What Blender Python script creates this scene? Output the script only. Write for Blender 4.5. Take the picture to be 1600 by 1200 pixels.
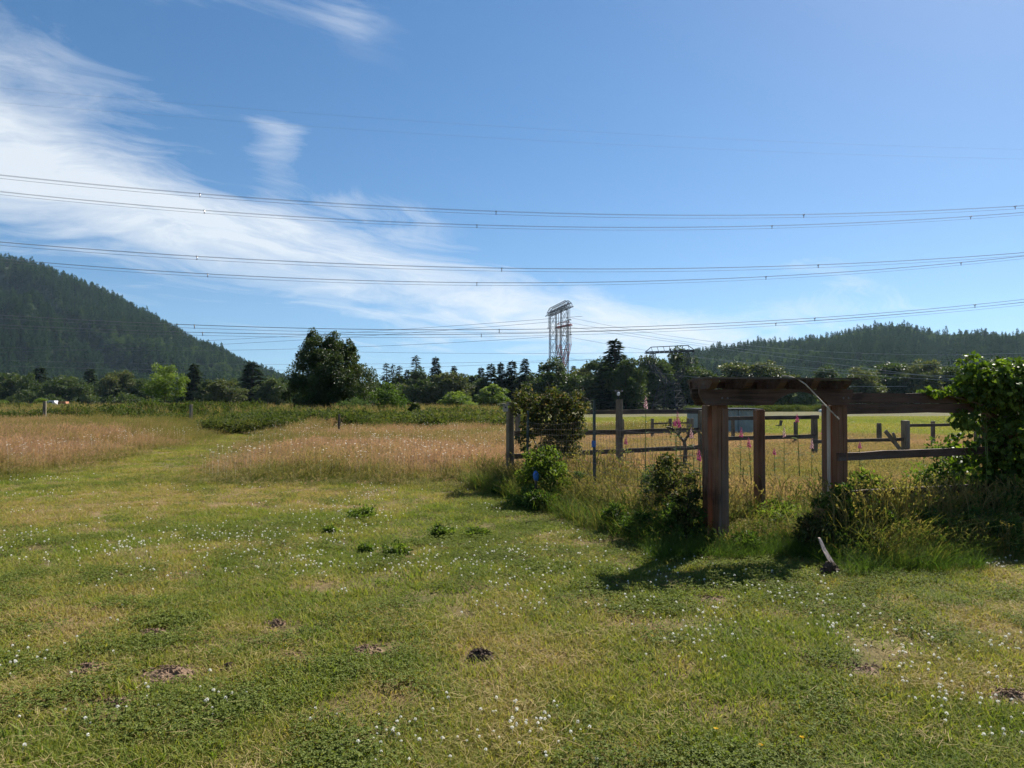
import bpy, math, random
import numpy as np
from math import radians, sin, cos, pi, atan2, sqrt, atan
from mathutils import Vector, Matrix

for o in list(bpy.data.objects):
    bpy.data.objects.remove(o)
sc = bpy.context.scene
COL = sc.collection

# ------------------------------------------------------------------ camera, sky, sun, exposure
F = 1150.0            # focal length in photo pixels (1600 wide)
CAMH = 1.8
PITCH = atan(22 / F)
cam_d = bpy.data.cameras.new('camera')
cam_d.sensor_width = 36
cam_d.lens = F / 1600 * 36
cam_d.clip_start = 0.1
cam_d.clip_end = 20000
cam = bpy.data.objects.new('camera', cam_d)
COL.objects.link(cam)
cam.location = (0, 0, CAMH)
cam.rotation_euler = (pi / 2 + PITCH, 0, 0)
sc.camera = cam

SUN_AZ = radians(40)      # to the right of the view direction
SUN_EL = radians(43)
world = bpy.data.worlds.new('World')
sc.world = world
world.use_nodes = True
wn = world.node_tree.nodes
wl = world.node_tree.links
wn.clear()


def W(kind, **kw):
    n = wn.new(kind)
    for k, v in kw.items():
        setattr(n, k, v)
    return n


def wmath(op, a, b=None, c=None, clamp=False):
    n = W('ShaderNodeMath', operation=op, use_clamp=clamp)
    for i, v in enumerate((a, b, c)):
        if v is None:
            continue
        if isinstance(v, (int, float)):
            n.inputs[i].default_value = v
        else:
            wl.new(v, n.inputs[i])
    return n.outputs[0]


sky = W('ShaderNodeTexSky', sky_type='NISHITA', sun_disc=False)
sky.sun_elevation = SUN_EL
sky.sun_rotation = SUN_AZ
sky.altitude = 150
sky.air_density = 1.0
sky.dust_density = 0.22
sky.ozone_density = 1.6
tc = W('ShaderNodeTexCoord')
sep = W('ShaderNodeSeparateXYZ')
wl.new(tc.outputs['Generated'], sep.inputs[0])
dx, dy, dz = sep.outputs
az = wmath('MULTIPLY', wmath('ARCTAN2', dx, dy), 180 / pi)
el = wmath('MULTIPLY', wmath('ARCSINE', dz), 180 / pi)
# cirrus sheet: direction projected on a high flat layer
zz = wmath('ADD', wmath('MAXIMUM', dz, 0.0), 0.10)
cx = wmath('DIVIDE', dx, zz)
cy = wmath('DIVIDE', dy, zz)
comb = W('ShaderNodeCombineXYZ')
wl.new(cx, comb.inputs[0]); wl.new(cy, comb.inputs[1])
mr = W('ShaderNodeMapping'); mr.inputs['Rotation'].default_value = (0, 0, radians(-48))
wl.new(comb.outputs[0], mr.inputs[0])
nw = W('ShaderNodeTexNoise'); nw.inputs['Scale'].default_value = 0.8; nw.inputs['Detail'].default_value = 3
wl.new(comb.outputs[0], nw.inputs['Vector'])
wv = W('ShaderNodeVectorMath', operation='MULTIPLY_ADD')
wl.new(nw.outputs['Color'], wv.inputs[0]); wv.inputs[1].default_value = (1.5, 1.2, 0); wl.new(mr.outputs[0], wv.inputs[2])
mp = W('ShaderNodeMapping')
mp.inputs['Scale'].default_value = (0.55, 1.15, 1)
mp.inputs['Location'].default_value = (3.3, 1.7, 0)
wl.new(wv.outputs[0], mp.inputs[0])
n1 = W('ShaderNodeTexNoise'); n1.inputs['Scale'].default_value = 1.7
n1.inputs['Detail'].default_value = 10; n1.inputs['Roughness'].default_value = 0.68
n1.inputs['Distortion'].default_value = 0.5
wl.new(mp.outputs[0], n1.inputs['Vector'])
n2 = W('ShaderNodeTexNoise'); n2.inputs['Scale'].default_value = 0.55
n2.inputs['Detail'].default_value = 5; n2.inputs['Distortion'].default_value = 0.6
wl.new(mp.outputs[0], n2.inputs['Vector'])


def gauss(v, c, s):
    d = wmath('DIVIDE', wmath('SUBTRACT', v, c), s)
    return wmath('EXPONENT', wmath('MULTIPLY', wmath('MULTIPLY', d, d), -0.5))


# long band of cirrus sinking to the horizon from left to right
bandc = wmath('ADD', wmath('MULTIPLY', az, -0.19), 7.4)
bandw = wmath('MAXIMUM', wmath('ADD', wmath('MULTIPLY', az, -0.05), 1.7), 0.8)
band = wmath('MULTIPLY', gauss(el, bandc, bandw),
             wmath('SUBTRACT', 1.0, wmath('DIVIDE', wmath('SUBTRACT', az, 6.0), 22.0, clamp=True), clamp=True))
upper = wmath('MULTIPLY', gauss(el, 24.0, 7.5), gauss(az, -36.0, 12.5))
masks = [(band, 1.38), (upper, 0.66)]
for (a_, e_, sa, se, k_) in [(-17.5, 18.5, 1.6, 3.2, .62), (-12.5, 27.5, 2.2, 1.6, .32), (-11.0, 14.0, 6.0, 1.2, .5), (18.0, 16.3, 1.6, 1.2, .42), (22.5, 6.5, 4.5, .8, .6), (22.0, 9.8, 2.0, .5, .5), (8.0, 4.6, 18.0, 1.5, .6), (25.0, 8.3, 2.0, .6, .45)]:
    masks.append((wmath('MULTIPLY', gauss(az, a_, sa), gauss(el, e_, se)), k_))
mask = wmath('MULTIPLY', masks[0][0], masks[0][1])
for m_, k_ in masks[1:]:
    mask = wmath('ADD', mask, wmath('MULTIPLY', m_, k_))
tex = wmath('ADD', wmath('MULTIPLY', n1.outputs['Fac'], 2.9), wmath('MULTIPLY', n2.outputs['Fac'], 0.9))
dens = wmath('MULTIPLY', wmath('SUBTRACT', wmath('ADD', tex, wmath('MULTIPLY', mask, 1.0)), 2.36), 0.90, clamp=True)
dens = wmath('MULTIPLY', dens, wmath('MINIMUM', wmath('MULTIPLY', mask, 2.2), 1.0))
dens = wmath('MULTIPLY', dens, 0.88)
mixc = W('ShaderNodeMixRGB')
wl.new(dens, mixc.inputs[0])
hsv = W('ShaderNodeHueSaturation')
hsv.inputs['Saturation'].default_value = 1.27
hsv.inputs['Value'].default_value = 1.0
# look a little above the true direction, as from hazeless high ground: no yellow rim at the horizon
sv = W('ShaderNodeCombineXYZ'); wl.new(dx, sv.inputs[0]); wl.new(dy, sv.inputs[1])
wl.new(wmath('ADD', wmath('MULTIPLY', wmath('MAXIMUM', dz, 0.0), 0.95), 0.085), sv.inputs[2])
sn = W('ShaderNodeVectorMath', operation='NORMALIZE'); wl.new(sv.outputs[0], sn.inputs[0])
wl.new(sn.outputs[0], sky.inputs[0])
wl.new(sky.outputs[0], hsv.inputs['Color'])
wl.new(hsv.outputs[0], mixc.inputs[1])
CLOUD = W('ShaderNodeRGB')
CLOUD.outputs[0].default_value = (7.3, 7.8, 8.3, 1)
wl.new(CLOUD.outputs[0], mixc.inputs[2])
bg = W('ShaderNodeBackground')
bg.inputs[1].default_value = 0.05
wl.new(mixc.outputs[0], bg.inputs[0])
wo = W('ShaderNodeOutputWorld')
wl.new(bg.outputs[0], wo.inputs[0])

sun_d = bpy.data.lights.new('sun', 'SUN')
sun_d.energy = 5.0
sun_d.angle = radians(0.53)
sun_d.color = (1.0, 0.94, 0.84)
sun = bpy.data.objects.new('sun', sun_d)
COL.objects.link(sun)
sdir = Vector((sin(SUN_AZ) * cos(SUN_EL), cos(SUN_AZ) * cos(SUN_EL), sin(SUN_EL)))
sun.rotation_euler = sdir.to_track_quat('Z', 'Y').to_euler()
sun.location = (40, 40, 60)

vs = sc.view_settings
vs.view_transform = 'Standard'
vs.look = 'None'
vs.exposure = 1.24
vs.gamma = 1.0
vs.use_curve_mapping = False
sc.cycles.use_denoising = True
sc.cycles.max_bounces = 4
sc.cycles.diffuse_bounces = 3
sc.cycles.glossy_bounces = 2
sc.cycles.transmission_bounces = 3
sc.cycles.volume_bounces = 0
sc.cycles.transparent_max_bounces = 4
sc.cycles.use_adaptive_sampling = True
sc.cycles.adaptive_threshold = 0.015

# ------------------------------------------------------------------ helpers
RS = np.random.default_rng


def ray(x, y):
    a = (x - 800) / F
    c = (600 - y) / F
    return np.array([a, cos(PITCH) - c * sin(PITCH), sin(PITCH) + c * cos(PITCH)])


def at(x, y, Y):
    """world point seen at photo pixel x, y when it lies Y metres ahead"""
    d = ray(x, y)
    p = d * (Y / d[1])
    return np.array([p[0], p[1], p[2] + CAMH])


def gnd(x, y):
    d = ray(x, y)
    t = -CAMH / d[2]
    return np.array([d[0] * t, d[1] * t])


def vnoise(x, y, seed=0):
    x = np.asarray(x, float); y = np.asarray(y, float)
    xi = np.floor(x).astype(np.int64); yi = np.floor(y).astype(np.int64)
    fx = x - xi; fy = y - yi
    fx = fx * fx * (3 - 2 * fx); fy = fy * fy * (3 - 2 * fy)

    def h(a, b):
        n = (a * 374761393 + b * 668265263 + seed * 974634777) & 0xffffffff
        n = ((n ^ (n >> 13)) * 1274126177) & 0xffffffff
        return ((n ^ (n >> 16)) & 0xffff) / 65535.0
    return (h(xi, yi) * (1 - fx) + h(xi + 1, yi) * fx) * (1 - fy) + (h(xi, yi + 1) * (1 - fx) + h(xi + 1, yi + 1) * fx) * fy


def fbm(x, y, oct=4, seed=0):
    s = 0; a = 0.5; t = 0
    for i in range(oct):
        s = s + a * vnoise(x * 2 ** i, y * 2 ** i, seed + i * 17); t += a; a *= 0.5
    return s / t


def sstep(a, b, x):
    t = np.clip((x - a) / (b - a), 0, 1)
    return t * t * (3 - 2 * t)


def gz(X, Y):
    """height of the ground"""
    X = np.asarray(X, float); Y = np.asarray(Y, float)
    r = np.clip(Y - 60, 0, 340)
    base = -r * 0.0133
    near = 0.05 * (fbm(X * 0.35 + 7, Y * 0.35 + 3, 3, 5) - 0.5) + 0.02 * (fbm(X * 2.1, Y * 2.1, 2, 9) - 0.5)
    far = 0.5 * (fbm(X * 0.03, Y * 0.03, 2, 15) - 0.5) * sstep(40, 90, Y) * (1 - sstep(300, 500, Y))
    return base + near * (1 - sstep(60, 120, Y)) + far


def gzf(x, y):
    return float(gz(x, y))


def raw_mesh(name, V, Fs, attrs=None, smooth=False):
    V = np.asarray(V, np.float32)
    me = bpy.data.meshes.new(name)
    me.vertices.add(len(V))
    me.vertices.foreach_set('co', V.ravel())
    tot = np.concatenate([np.full(len(f), f.shape[1], np.int32) for f in Fs]) if Fs else np.zeros(0, np.int32)
    idx = np.concatenate([np.asarray(f, np.int32).ravel() for f in Fs]) if Fs else np.zeros(0, np.int32)
    if len(tot):
        me.loops.add(len(idx))
        me.loops.foreach_set('vertex_index', idx)
        me.polygons.add(len(tot))
        st = np.concatenate([[0], np.cumsum(tot)[:-1]]).astype(np.int32)
        me.polygons.foreach_set('loop_start', st)
        me.polygons.foreach_set('loop_total', tot)
        me.polygons.foreach_set('use_smooth', np.full(len(tot), bool(smooth)))
    for k, v in (attrs or {}).items():
        v = np.asarray(v, np.float32)
        if v.ndim == 1:
            a = me.attributes.new(k, 'FLOAT', 'POINT'); a.data.foreach_set('value', v)
        else:
            a = me.attributes.new(k, 'FLOAT_COLOR', 'POINT')
            vv = np.ones((len(v), 4), np.float32); vv[:, :3] = v
            a.data.foreach_set('color', vv.ravel())
    me.update(calc_edges=True)
    return me


def link(name, me, mat=None, parent=None, loc=None, rz=0):
    o = bpy.data.objects.new(name, me)
    COL.objects.link(o)
    if me is not None and mat is not None and len(me.materials) == 0:
        me.materials.append(mat)
    if parent is not None:
        o.parent = parent
    if loc is not None:
        o.location = loc
    if rz:
        o.rotation_euler = (0, 0, rz)
    return o


def tag(o, label=None, cat=None, group=None, kind=None):
    if label: o['label'] = label
    if cat: o['category'] = cat
    if group: o['group'] = group
    if kind: o['kind'] = kind
    return o


def thing(name, label, cat, loc=(0, 0, 0), rz=0, group=None):
    o = bpy.data.objects.new(name, None)
    COL.objects.link(o)
    o.empty_display_size = 0.2
    o.location = loc
    o.rotation_euler = (0, 0, rz)
    return tag(o, label, cat, group)


class MB:
    def __init__(s):
        s.V = []; s.F = {}; s.T = []; s.n = 0

    def add(s, V, Fc, t=0.5):
        V = np.asarray(V, float)
        for f in (Fc if isinstance(Fc, list) else [Fc]):
            f = np.asarray(f, int)
            if len(f):
                s.F.setdefault(f.shape[1], []).append(f + s.n)
        s.V.append(V)
        s.T.append(np.full(len(V), t) if np.isscalar(t) else np.asarray(t, float))
        s.n += len(V)
        return s

    def box(s, c, size, rot=None, t=0.5, bev=0.0):
        """box with chamfered long edges when bev > 0"""
        sx, sy, sz = [v / 2 for v in size]
        if bev <= 0:
            V = np.array([[x, y, z] for x in (-sx, sx) for y in (-sy, sy) for z in (-sz, sz)])
            Q = np.array([[0, 1, 3, 2], [4, 6, 7, 5], [0, 4, 5, 1], [2, 3, 7, 6], [0, 2, 6, 4], [1, 5, 7, 3]])
            Fc = [Q]
        else:
            b = bev
            # chamfer every edge: 24 verts
            V = []
            for x in (-1, 1):
                for y in (-1, 1):
                    for z in (-1, 1):
                        V += [[x * sx, y * (sy - b), z * (sz - b)], [x * (sx - b), y * sy, z * (sz - b)], [x * (sx - b), y * (sy - b), z * sz]]
            V = np.array(V)
            i = lambda x, y, z, k: ((x * 2 + y) * 2 + z) * 3 + k
            Q = []
            for x in (0, 1): Q.append([i(x, 0, 0, 0), i(x, 1, 0, 0), i(x, 1, 1, 0), i(x, 0, 1, 0)])
            for y in (0, 1): Q.append([i(0, y, 0, 1), i(1, y, 0, 1), i(1, y, 1, 1), i(0, y, 1, 1)])
            for z in (0, 1): Q.append([i(0, 0, z, 2), i(1, 0, z, 2), i(1, 1, z, 2), i(0, 1, z, 2)])
            for x in (0, 1):
                for y in (0, 1): Q.append([i(x, y, 0, 0), i(x, y, 0, 1), i(x, y, 1, 1), i(x, y, 1, 0)])
            for x in (0, 1):
                for z in (0, 1): Q.append([i(x, 0, z, 0), i(x, 0, z, 2), i(x, 1, z, 2), i(x, 1, z, 0)])
            for y in (0, 1):
                for z in (0, 1): Q.append([i(0, y, z, 1), i(0, y, z, 2), i(1, y, z, 2), i(1, y, z, 1)])
            T = [[i(x, y, z, 0), i(x, y, z, 1), i(x, y, z, 2)] for x in (0, 1) for y in (0, 1) for z in (0, 1)]
            Fc = [np.array(Q), np.array(T)]
        if rot is not None:
            V = V @ np.array(rot).T
        return s.add(V + np.array(c), Fc, t)

    def bar(s, a, b, w, h, t=0.5, bev=0.0, up=(0, 0, 1)):
        """board from a to b, w across, h upward"""
        a = np.array(a, float); b = np.array(b, float)
        d = b - a; L = np.linalg.norm(d); d = d / L
        u = np.array(up, float)
        if abs(d @ u) > 0.99: u = np.array([0, 1.0, 0])
        sd = np.cross(u, d); sd /= np.linalg.norm(sd)
        up2 = np.cross(d, sd)
        return s.box((a + b) / 2, (L, w, h), np.stack([d, sd, up2], 1), t, bev)

    def tube(s, P, R, n=6, t=0.5, cap=True):
        P = np.array(P, float); m = len(P)
        R = np.full(m, R) if np.isscalar(R) else np.array(R, float)
        tan = np.gradient(P, axis=0)
        tan /= np.linalg.norm(tan, axis=1)[:, None] + 1e-9
        ref = np.array([0, 0, 1.0]) if abs(tan[0][2]) < 0.9 else np.array([1.0, 0, 0])
        V = []
        u = np.cross(tan[0], ref); u /= np.linalg.norm(u)
        ang = np.arange(n) * 2 * pi / n
        for k in range(m):
            u = u - tan[k] * (u @ tan[k]); u /= np.linalg.norm(u) + 1e-9
            v = np.cross(tan[k], u)
            V.append(P[k] + R[k] * (np.cos(ang)[:, None] * u + np.sin(ang)[:, None] * v))
        V = np.concatenate(V)
        k = np.arange(m - 1)[:, None] * n; j = np.arange(n)[None]
        j2 = (j + 1) % n
        Q = np.stack([k + j, k + j2, k + n + j2, k + n + j], -1).reshape(-1, 4)
        Fc = [Q]
        if cap:
            c = np.array([[(0 - i) % n for i in range(n)], [(m - 1) * n + i for i in range(n)]])
            Fc.append(c)
        return s.add(V, Fc, t)

    def poly(s, outline, a, b, t=0.5):
        """prism: outline (N,2) in the (x,z) plane, thickness from y=a to y=b"""
        o = np.array(outline, float); n = len(o)
        V = np.concatenate([np.stack([o[:, 0], np.full(n, a), o[:, 1]], 1), np.stack([o[:, 0], np.full(n, b), o[:, 1]], 1)])
        i = np.arange(n); j = (i + 1) % n
        return s.add(V, [np.stack([i, j, j + n, i + n], 1), np.stack([i[::-1], (i + n)], 0)], t)

    def blob(s, c, r, seed=0, n=10, m=7, rough=0.2, t=0.5):
        rg = RS(seed)
        th = np.linspace(0, pi, m); ph = np.arange(n) * 2 * pi / n
        V = []
        for a in th:
            for b in ph:
                k = 1 + rough * (rg.random() - 0.5) * 2
                V.append([sin(a) * cos(b) * k, sin(a) * sin(b) * k, cos(a) * k])
        V = np.array(V) * np.array(r) + np.array(c)
        k = np.arange(m - 1)[:, None] * n; j = np.arange(n)[None]; j2 = (j + 1) % n
        return s.add(V, np.stack([k + j, k + n + j, k + n + j2, k + j2], -1).reshape(-1, 4), t)

    def mesh(s, name, smooth=False):
        V = np.concatenate(s.V) if s.V else np.zeros((0, 3))
        return raw_mesh(name, V, [np.concatenate(f) for f in s.F.values()], {'tint': np.concatenate(s.T)} if s.T else None, smooth)

    def build(s, name, mat, parent=None, loc=None, smooth=False):
        return link(name, s.mesh(name, smooth), mat, parent, loc)


def unit(v):
    return v / (np.linalg.norm(v, axis=-1, keepdims=True) + 1e-9)


def leafcards(C, D, N, L, Wd, t, fold=0.25, shape='simple'):
    """leaves: C base points, D axis, N up normal, L length, Wd width"""
    D = unit(D); S = unit(np.cross(D, N)); U = np.cross(S, D)
    n = len(C); L = np.broadcast_to(L, (n,))[:, None]; Wd = np.broadcast_to(Wd, (n,))[:, None]
    if shape == 'simple':
        pts = [(0, 0, 0), (0.45, -0.5, fold), (1, 0, -0.08), (0.45, 0.5, fold)]
        T = np.array([[0, 1, 2], [0, 2, 3]])
    elif shape == 'lobed':      # broad vine leaf
        pts = [(0, 0, 0), (-0.08, -0.38, 0.1), (0.42, -0.52, 0.16), (0.62, -0.26, 0.07), (1, 0, -0.15), (0.62, 0.26, 0.07), (0.42, 0.52, 0.16), (-0.08, 0.38, 0.1)]
        T = np.array([[0, 1, 2], [0, 2, 3], [0, 3, 4], [0, 4, 5], [0, 5, 6], [0, 6, 7]])
    else:                        # long oval
        pts = [(0, 0, 0), (0.3, -0.5, fold), (0.72, -0.36, fold * 0.6), (1, 0, -0.12), (0.72, 0.36, fold * 0.6), (0.3, 0.5, fold)]
        T = np.array([[0, 1, 2], [0, 2, 3], [0, 3, 4], [0, 4, 5]])
    V = np.stack([C + D * (a * L) + S * (b * Wd) + U * (c * Wd) for a, b, c in pts], 1)
    k = len(pts)
    Fc = (np.arange(n)[:, None, None] * k + T[None]).reshape(-1, 3)
    return V.reshape(-1, 3), Fc, np.repeat(np.broadcast_to(t, (n,)), k)


def blades(rg, B, H, Wd, lean, curl, az=None, seg=3):
    """grass blades: returns V, faces, height fraction per vertex"""
    n = len(B)
    az = rg.random(n) * 2 * pi if az is None else az
    H = np.broadcast_to(H, (n,)); Wd = np.broadcast_to(Wd, (n,)); lean = np.broadcast_to(lean, (n,)); curl = np.broadcast_to(curl, (n,))
    d = np.stack([np.cos(az), np.sin(az), np.zeros(n)], 1)
    tw = az + pi / 2 + rg.normal(0, 0.7, n)
    sd = np.stack([np.cos(tw), np.sin(tw), np.zeros(n)], 1)
    V = []; T = []
    for i in range(seg + 1):
        f = i / seg
        off = (lean * f + curl * f * f) * H
        z = H * f * (1 - 0.25 * (lean + curl) * f) 
        p = B + d * off[:, None] + np.array([0, 0, 1.0]) * z[:, None]
        w = Wd * (1 - f) ** 0.6 * 0.5
        if i < seg:
            V += [p - sd * w[:, None], p + sd * w[:, None]]; T += [f, f]
        else:
            V.append(p); T.append(f)
    k = len(V)
    Vv = np.stack(V, 1).reshape(-1, 3)
    q = np.array([[2 * i, 2 * i + 1, 2 * i + 3, 2 * i + 2] for i in range(seg - 1)]).reshape(-1, 4)
    tr = np.array([[2 * seg - 2, 2 * seg - 1, 2 * seg]])
    a = np.arange(n)[:, None, None] * k
    Fc = []
    if len(q): Fc.append((a + q[None]).reshape(-1, 4))
    Fc.append((a + tr[None]).reshape(-1, 3))
    return Vv, Fc, np.tile(np.array(T), n)


# ------------------------------------------------------------------ materials
def new_mat(name):
    m = bpy.data.materials.new(name)
    m.use_nodes = True
    m.node_tree.nodes.clear()
    return m, m.node_tree.nodes, m.node_tree.links


def rampnode(nodes, stops):
    r = nodes.new('ShaderNodeValToRGB')
    e = r.color_ramp.elements
    while len(e) < len(stops): e.new(0.5)
    for i, (p, c) in enumerate(stops):
        e[i].position = p; e[i].color = (*c, 1)
    return r


def leaf_mat(name, stops, transl=0.35, rough=0.5, inst=0.0, spec=0.3, gain=1.0, tcol=(1.15, 1.25, 0.5)):
    """foliage: colour from per-leaf 'tint' and, for instances, 'itint'"""
    m, N, Lk = new_mat(name)
    a = N.new('ShaderNodeAttribute'); a.attribute_name = 'tint'
    fac = a.outputs['Fac']
    if inst > 0:
        b = N.new('ShaderNodeAttribute'); b.attribute_type = 'INSTANCER'; b.attribute_name = 'itint'
        mx = N.new('ShaderNodeMath'); mx.operation = 'MULTIPLY'; mx.inputs[1].default_value = 1 - inst
        Lk.new(fac, mx.inputs[0])
        my = N.new('ShaderNodeMath'); my.operation = 'MULTIPLY_ADD'; my.inputs[1].default_value = inst
        Lk.new(b.outputs['Fac'], my.inputs[0]); Lk.new(mx.outputs[0], my.inputs[2])
        fac = my.outputs[0]
    r = rampnode(N, stops)
    Lk.new(fac, r.inputs[0])
    p = N.new('ShaderNodeBsdfPrincipled')
    p.inputs['Roughness'].default_value = rough
    p.inputs['Specular IOR Level'].default_value = spec
    Lk.new(r.outputs[0], p.inputs['Base Color'])
    t = N.new('ShaderNodeBsdfTranslucent')
    mu = N.new('ShaderNodeMixRGB'); mu.blend_type = 'MULTIPLY'; mu.inputs[0].default_value = 1
    mu.inputs[2].default_value = (*tcol, 1)
    Lk.new(r.outputs[0], mu.inputs[1]); Lk.new(mu.outputs[0], t.inputs[0])
    mix = N.new('ShaderNodeMixShader'); mix.inputs[0].default_value = transl
    Lk.new(p.outputs[0], mix.inputs[1]); Lk.new(t.outputs[0], mix.inputs[2])
    o = N.new('ShaderNodeOutputMaterial'); Lk.new(mix.outputs[0], o.inputs[0])
    return m


def wood_mat(name, c1, c2, scale=1.0, rough=0.8, axis=2, bump=0.3):
    """weathered timber, grain along the given object axis"""
    m, N, Lk = new_mat(name)
    tcn = N.new('ShaderNodeTexCoord')
    mpn = N.new('ShaderNodeMapping')
    s = [22 * scale] * 3; s[axis] = 1.2 * scale
    mpn.inputs['Scale'].default_value = s
    Lk.new(tcn.outputs['Object'], mpn.inputs[0])
    nz = N.new('ShaderNodeTexNoise'); nz.inputs['Scale'].default_value = 1.6; nz.inputs['Detail'].default_value = 8
    nz.inputs['Roughness'].default_value = 0.65; nz.inputs['Distortion'].default_value = 0.5
    Lk.new(mpn.outputs[0], nz.inputs[0])
    nb = N.new('ShaderNodeTexNoise'); nb.inputs['Scale'].default_value = 2.3; nb.inputs['Detail'].default_value = 4
    Lk.new(tcn.outputs['Object'], nb.inputs[0])
    ad = N.new('ShaderNodeMath'); ad.operation = 'MULTIPLY_ADD'; ad.inputs[1].default_value = 0.6
    Lk.new(nb.outputs[0], ad.inputs[0])
    hf = N.new('ShaderNodeMath'); hf.operation = 'MULTIPLY'; hf.inputs[1].default_value = 0.55
    Lk.new(nz.outputs[0], hf.inputs[0]); Lk.new(hf.outputs[0], ad.inputs[2])
    r = rampnode(N, [(0.44, tuple(v * 0.7 for v in c1)), (0.54, tuple((a_ + b_) / 2 for a_, b_ in zip(c1, c2))), (0.68, c2)])
    Lk.new(ad.outputs[0], r.inputs[0])
    # silvered, lichen-grey streaks where the stain has worn off
    ng_ = N.new('ShaderNodeTexNoise'); ng_.inputs['Scale'].default_value = 0.35; ng_.inputs['Detail'].default_value = 9; ng_.inputs['Roughness'].default_value = 0.7
    Lk.new(mpn.outputs[0], ng_.inputs[0])
    rg_ = rampnode(N, [(0.52, (0, 0, 0)), (0.70, (0.75, 0.75, 0.75))]); Lk.new(ng_.outputs[0], rg_.inputs[0])
    mg = N.new('ShaderNodeMixRGB'); gl = (sum(c2) / 3 + 0.03); mg.inputs[2].default_value = (gl * 1.05, gl, gl * 0.94, 1)
    Lk.new(rg_.outputs[0], mg.inputs[0]); Lk.new(r.outputs[0], mg.inputs[1])
    p = N.new('ShaderNodeBsdfPrincipled'); p.inputs['Roughness'].default_value = rough
    p.inputs['Specular IOR Level'].default_value = 0.25
    Lk.new(mg.outputs[0], p.inputs['Base Color'])
    bp = N.new('ShaderNodeBump'); bp.inputs['Strength'].default_value = min(1, bump * 2); bp.inputs['Distance'].default_value = 0.015
    Lk.new(nz.outputs[0], bp.inputs['Height']); Lk.new(bp.outputs[0], p.inputs['Normal'])
    o = N.new('ShaderNodeOutputMaterial'); Lk.new(p.outputs[0], o.inputs[0])
    return m


def plain_mat(name, c, rough=0.6, metal=0.0, var=0.15, nscale=6.0, bump=0.0, spec=0.3):
    m, N, Lk = new_mat(name)
    tcn = N.new('ShaderNodeTexCoord')
    nz = N.new('ShaderNodeTexNoise'); nz.inputs['Scale'].default_value = nscale; nz.inputs['Detail'].default_value = 5
    Lk.new(tcn.outputs['Object'], nz.inputs[0])
    r = rampnode(N, [(0.3, tuple(v * (1 - var) for v in c)), (0.7, tuple(min(1, v * (1 + var)) for v in c))])
    Lk.new(nz.outputs[0], r.inputs[0])
    p = N.new('ShaderNodeBsdfPrincipled'); p.inputs['Roughness'].default_value = rough; p.inputs['Metallic'].default_value = metal
    p.inputs['Specular IOR Level'].default_value = spec
    Lk.new(r.outputs[0], p.inputs['Base Color'])
    if bump:
        bp = N.new('ShaderNodeBump'); bp.inputs['Strength'].default_value = bump; bp.inputs['Distance'].default_value = 0.02
        Lk.new(nz.outputs[0], bp.inputs['Height']); Lk.new(bp.outputs[0], p.inputs['Normal'])
    o = N.new('ShaderNodeOutputMaterial'); Lk.new(p.outputs[0], o.inputs[0])
    return m


M = {}
M['lawn'] = leaf_mat('lawn_blade', [(0.0, (0.30, 0.20, 0.10)), (0.22, (0.30, 0.24, 0.095)), (0.42, (0.235, 0.22, 0.06)), (0.7, (0.165, 0.195, 0.036)), (1.0, (0.085, 0.14, 0.024))], 0.42, 0.7, 0.62, 0.12)
M['clover_leaf'] = leaf_mat('clover_leaf', [(0, (0.075, 0.105, 0.022)), (1, (0.175, 0.20, 0.05))], 0.35, 0.7, 0.3, 0.12)
M['straw'] = leaf_mat('straw', [(0, (0.24, 0.18, 0.085)), (1, (0.38, 0.30, 0.15))], 0.3, 0.8, 0.3, 0.1)
M['meadow'] = leaf_mat('meadow_stem', [(0.0, (0.07, 0.11, 0.022)), (0.35, (0.14, 0.155, 0.04)), (0.58, (0.235, 0.20, 0.08)), (0.8, (0.35, 0.235, 0.15)), (1.0, (0.42, 0.265, 0.20))], 0.45, 0.75, 0.5, 0.1, tcol=(1.15, 1.05, 0.7))
M['rank'] = leaf_mat('rank_grass', [(0.0, (0.05, 0.10, 0.018)), (0.5, (0.09, 0.14, 0.03)), (0.75, (0.20, 0.18, 0.065)), (1.0, (0.32, 0.24, 0.11))], 0.45, 0.8, 0.55, 0.08)
M['bramble'] = leaf_mat('bramble_leaf', [(0, (0.035, 0.055, 0.016)), (0.5, (0.075, 0.095, 0.03)), (0.8, (0.12, 0.125, 0.045)), (1, (0.20, 0.16, 0.08))], 0.34, 0.7, 0.5, 0.1)
M['shrub'] = leaf_mat('shrub_leaf', [(0, (0.035, 0.065, 0.016)), (0.6, (0.07, 0.115, 0.024)), (1, (0.13, 0.175, 0.038))], 0.42, 0.55, 0, 0.2)
M['shrub_bright'] = leaf_mat('bright_shrub_leaf', [(0, (0.05, 0.08, 0.02)), (0.6, (0.11, 0.15, 0.03)), (1, (0.22, 0.26, 0.06))], 0.48, 0.55, 0, 0.15)
M['rose'] = leaf_mat('bronze_shrub_leaf', [(0, (0.035, 0.045, 0.018)), (0.55, (0.065, 0.078, 0.026)), (0.85, (0.125, 0.10, 0.042)), (1, (0.22, 0.14, 0.075))], 0.36, 0.6, 0, 0.1)
M['vine'] = leaf_mat('vine_leaf', [(0, (0.03, 0.055, 0.012)), (0.6, (0.075, 0.12, 0.02)), (1, (0.16, 0.22, 0.035))], 0.38, 0.5, 0, 0.2, 1.0, (1.3, 1.4, 0.4))
M['hawthorn'] = leaf_mat('dark_tree_leaf', [(0, (0.035, 0.055, 0.02)), (0.6, (0.058, 0.08, 0.027)), (1, (0.095, 0.11, 0.035))], 0.26, 0.45)
M['bush_grey'] = leaf_mat('grey_bush_leaf', [(0, (0.05, 0.08, 0.035)), (0.6, (0.09, 0.13, 0.06)), (1, (0.16, 0.19, 0.10))], 0.34, 0.75, 0, 0.08)
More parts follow.
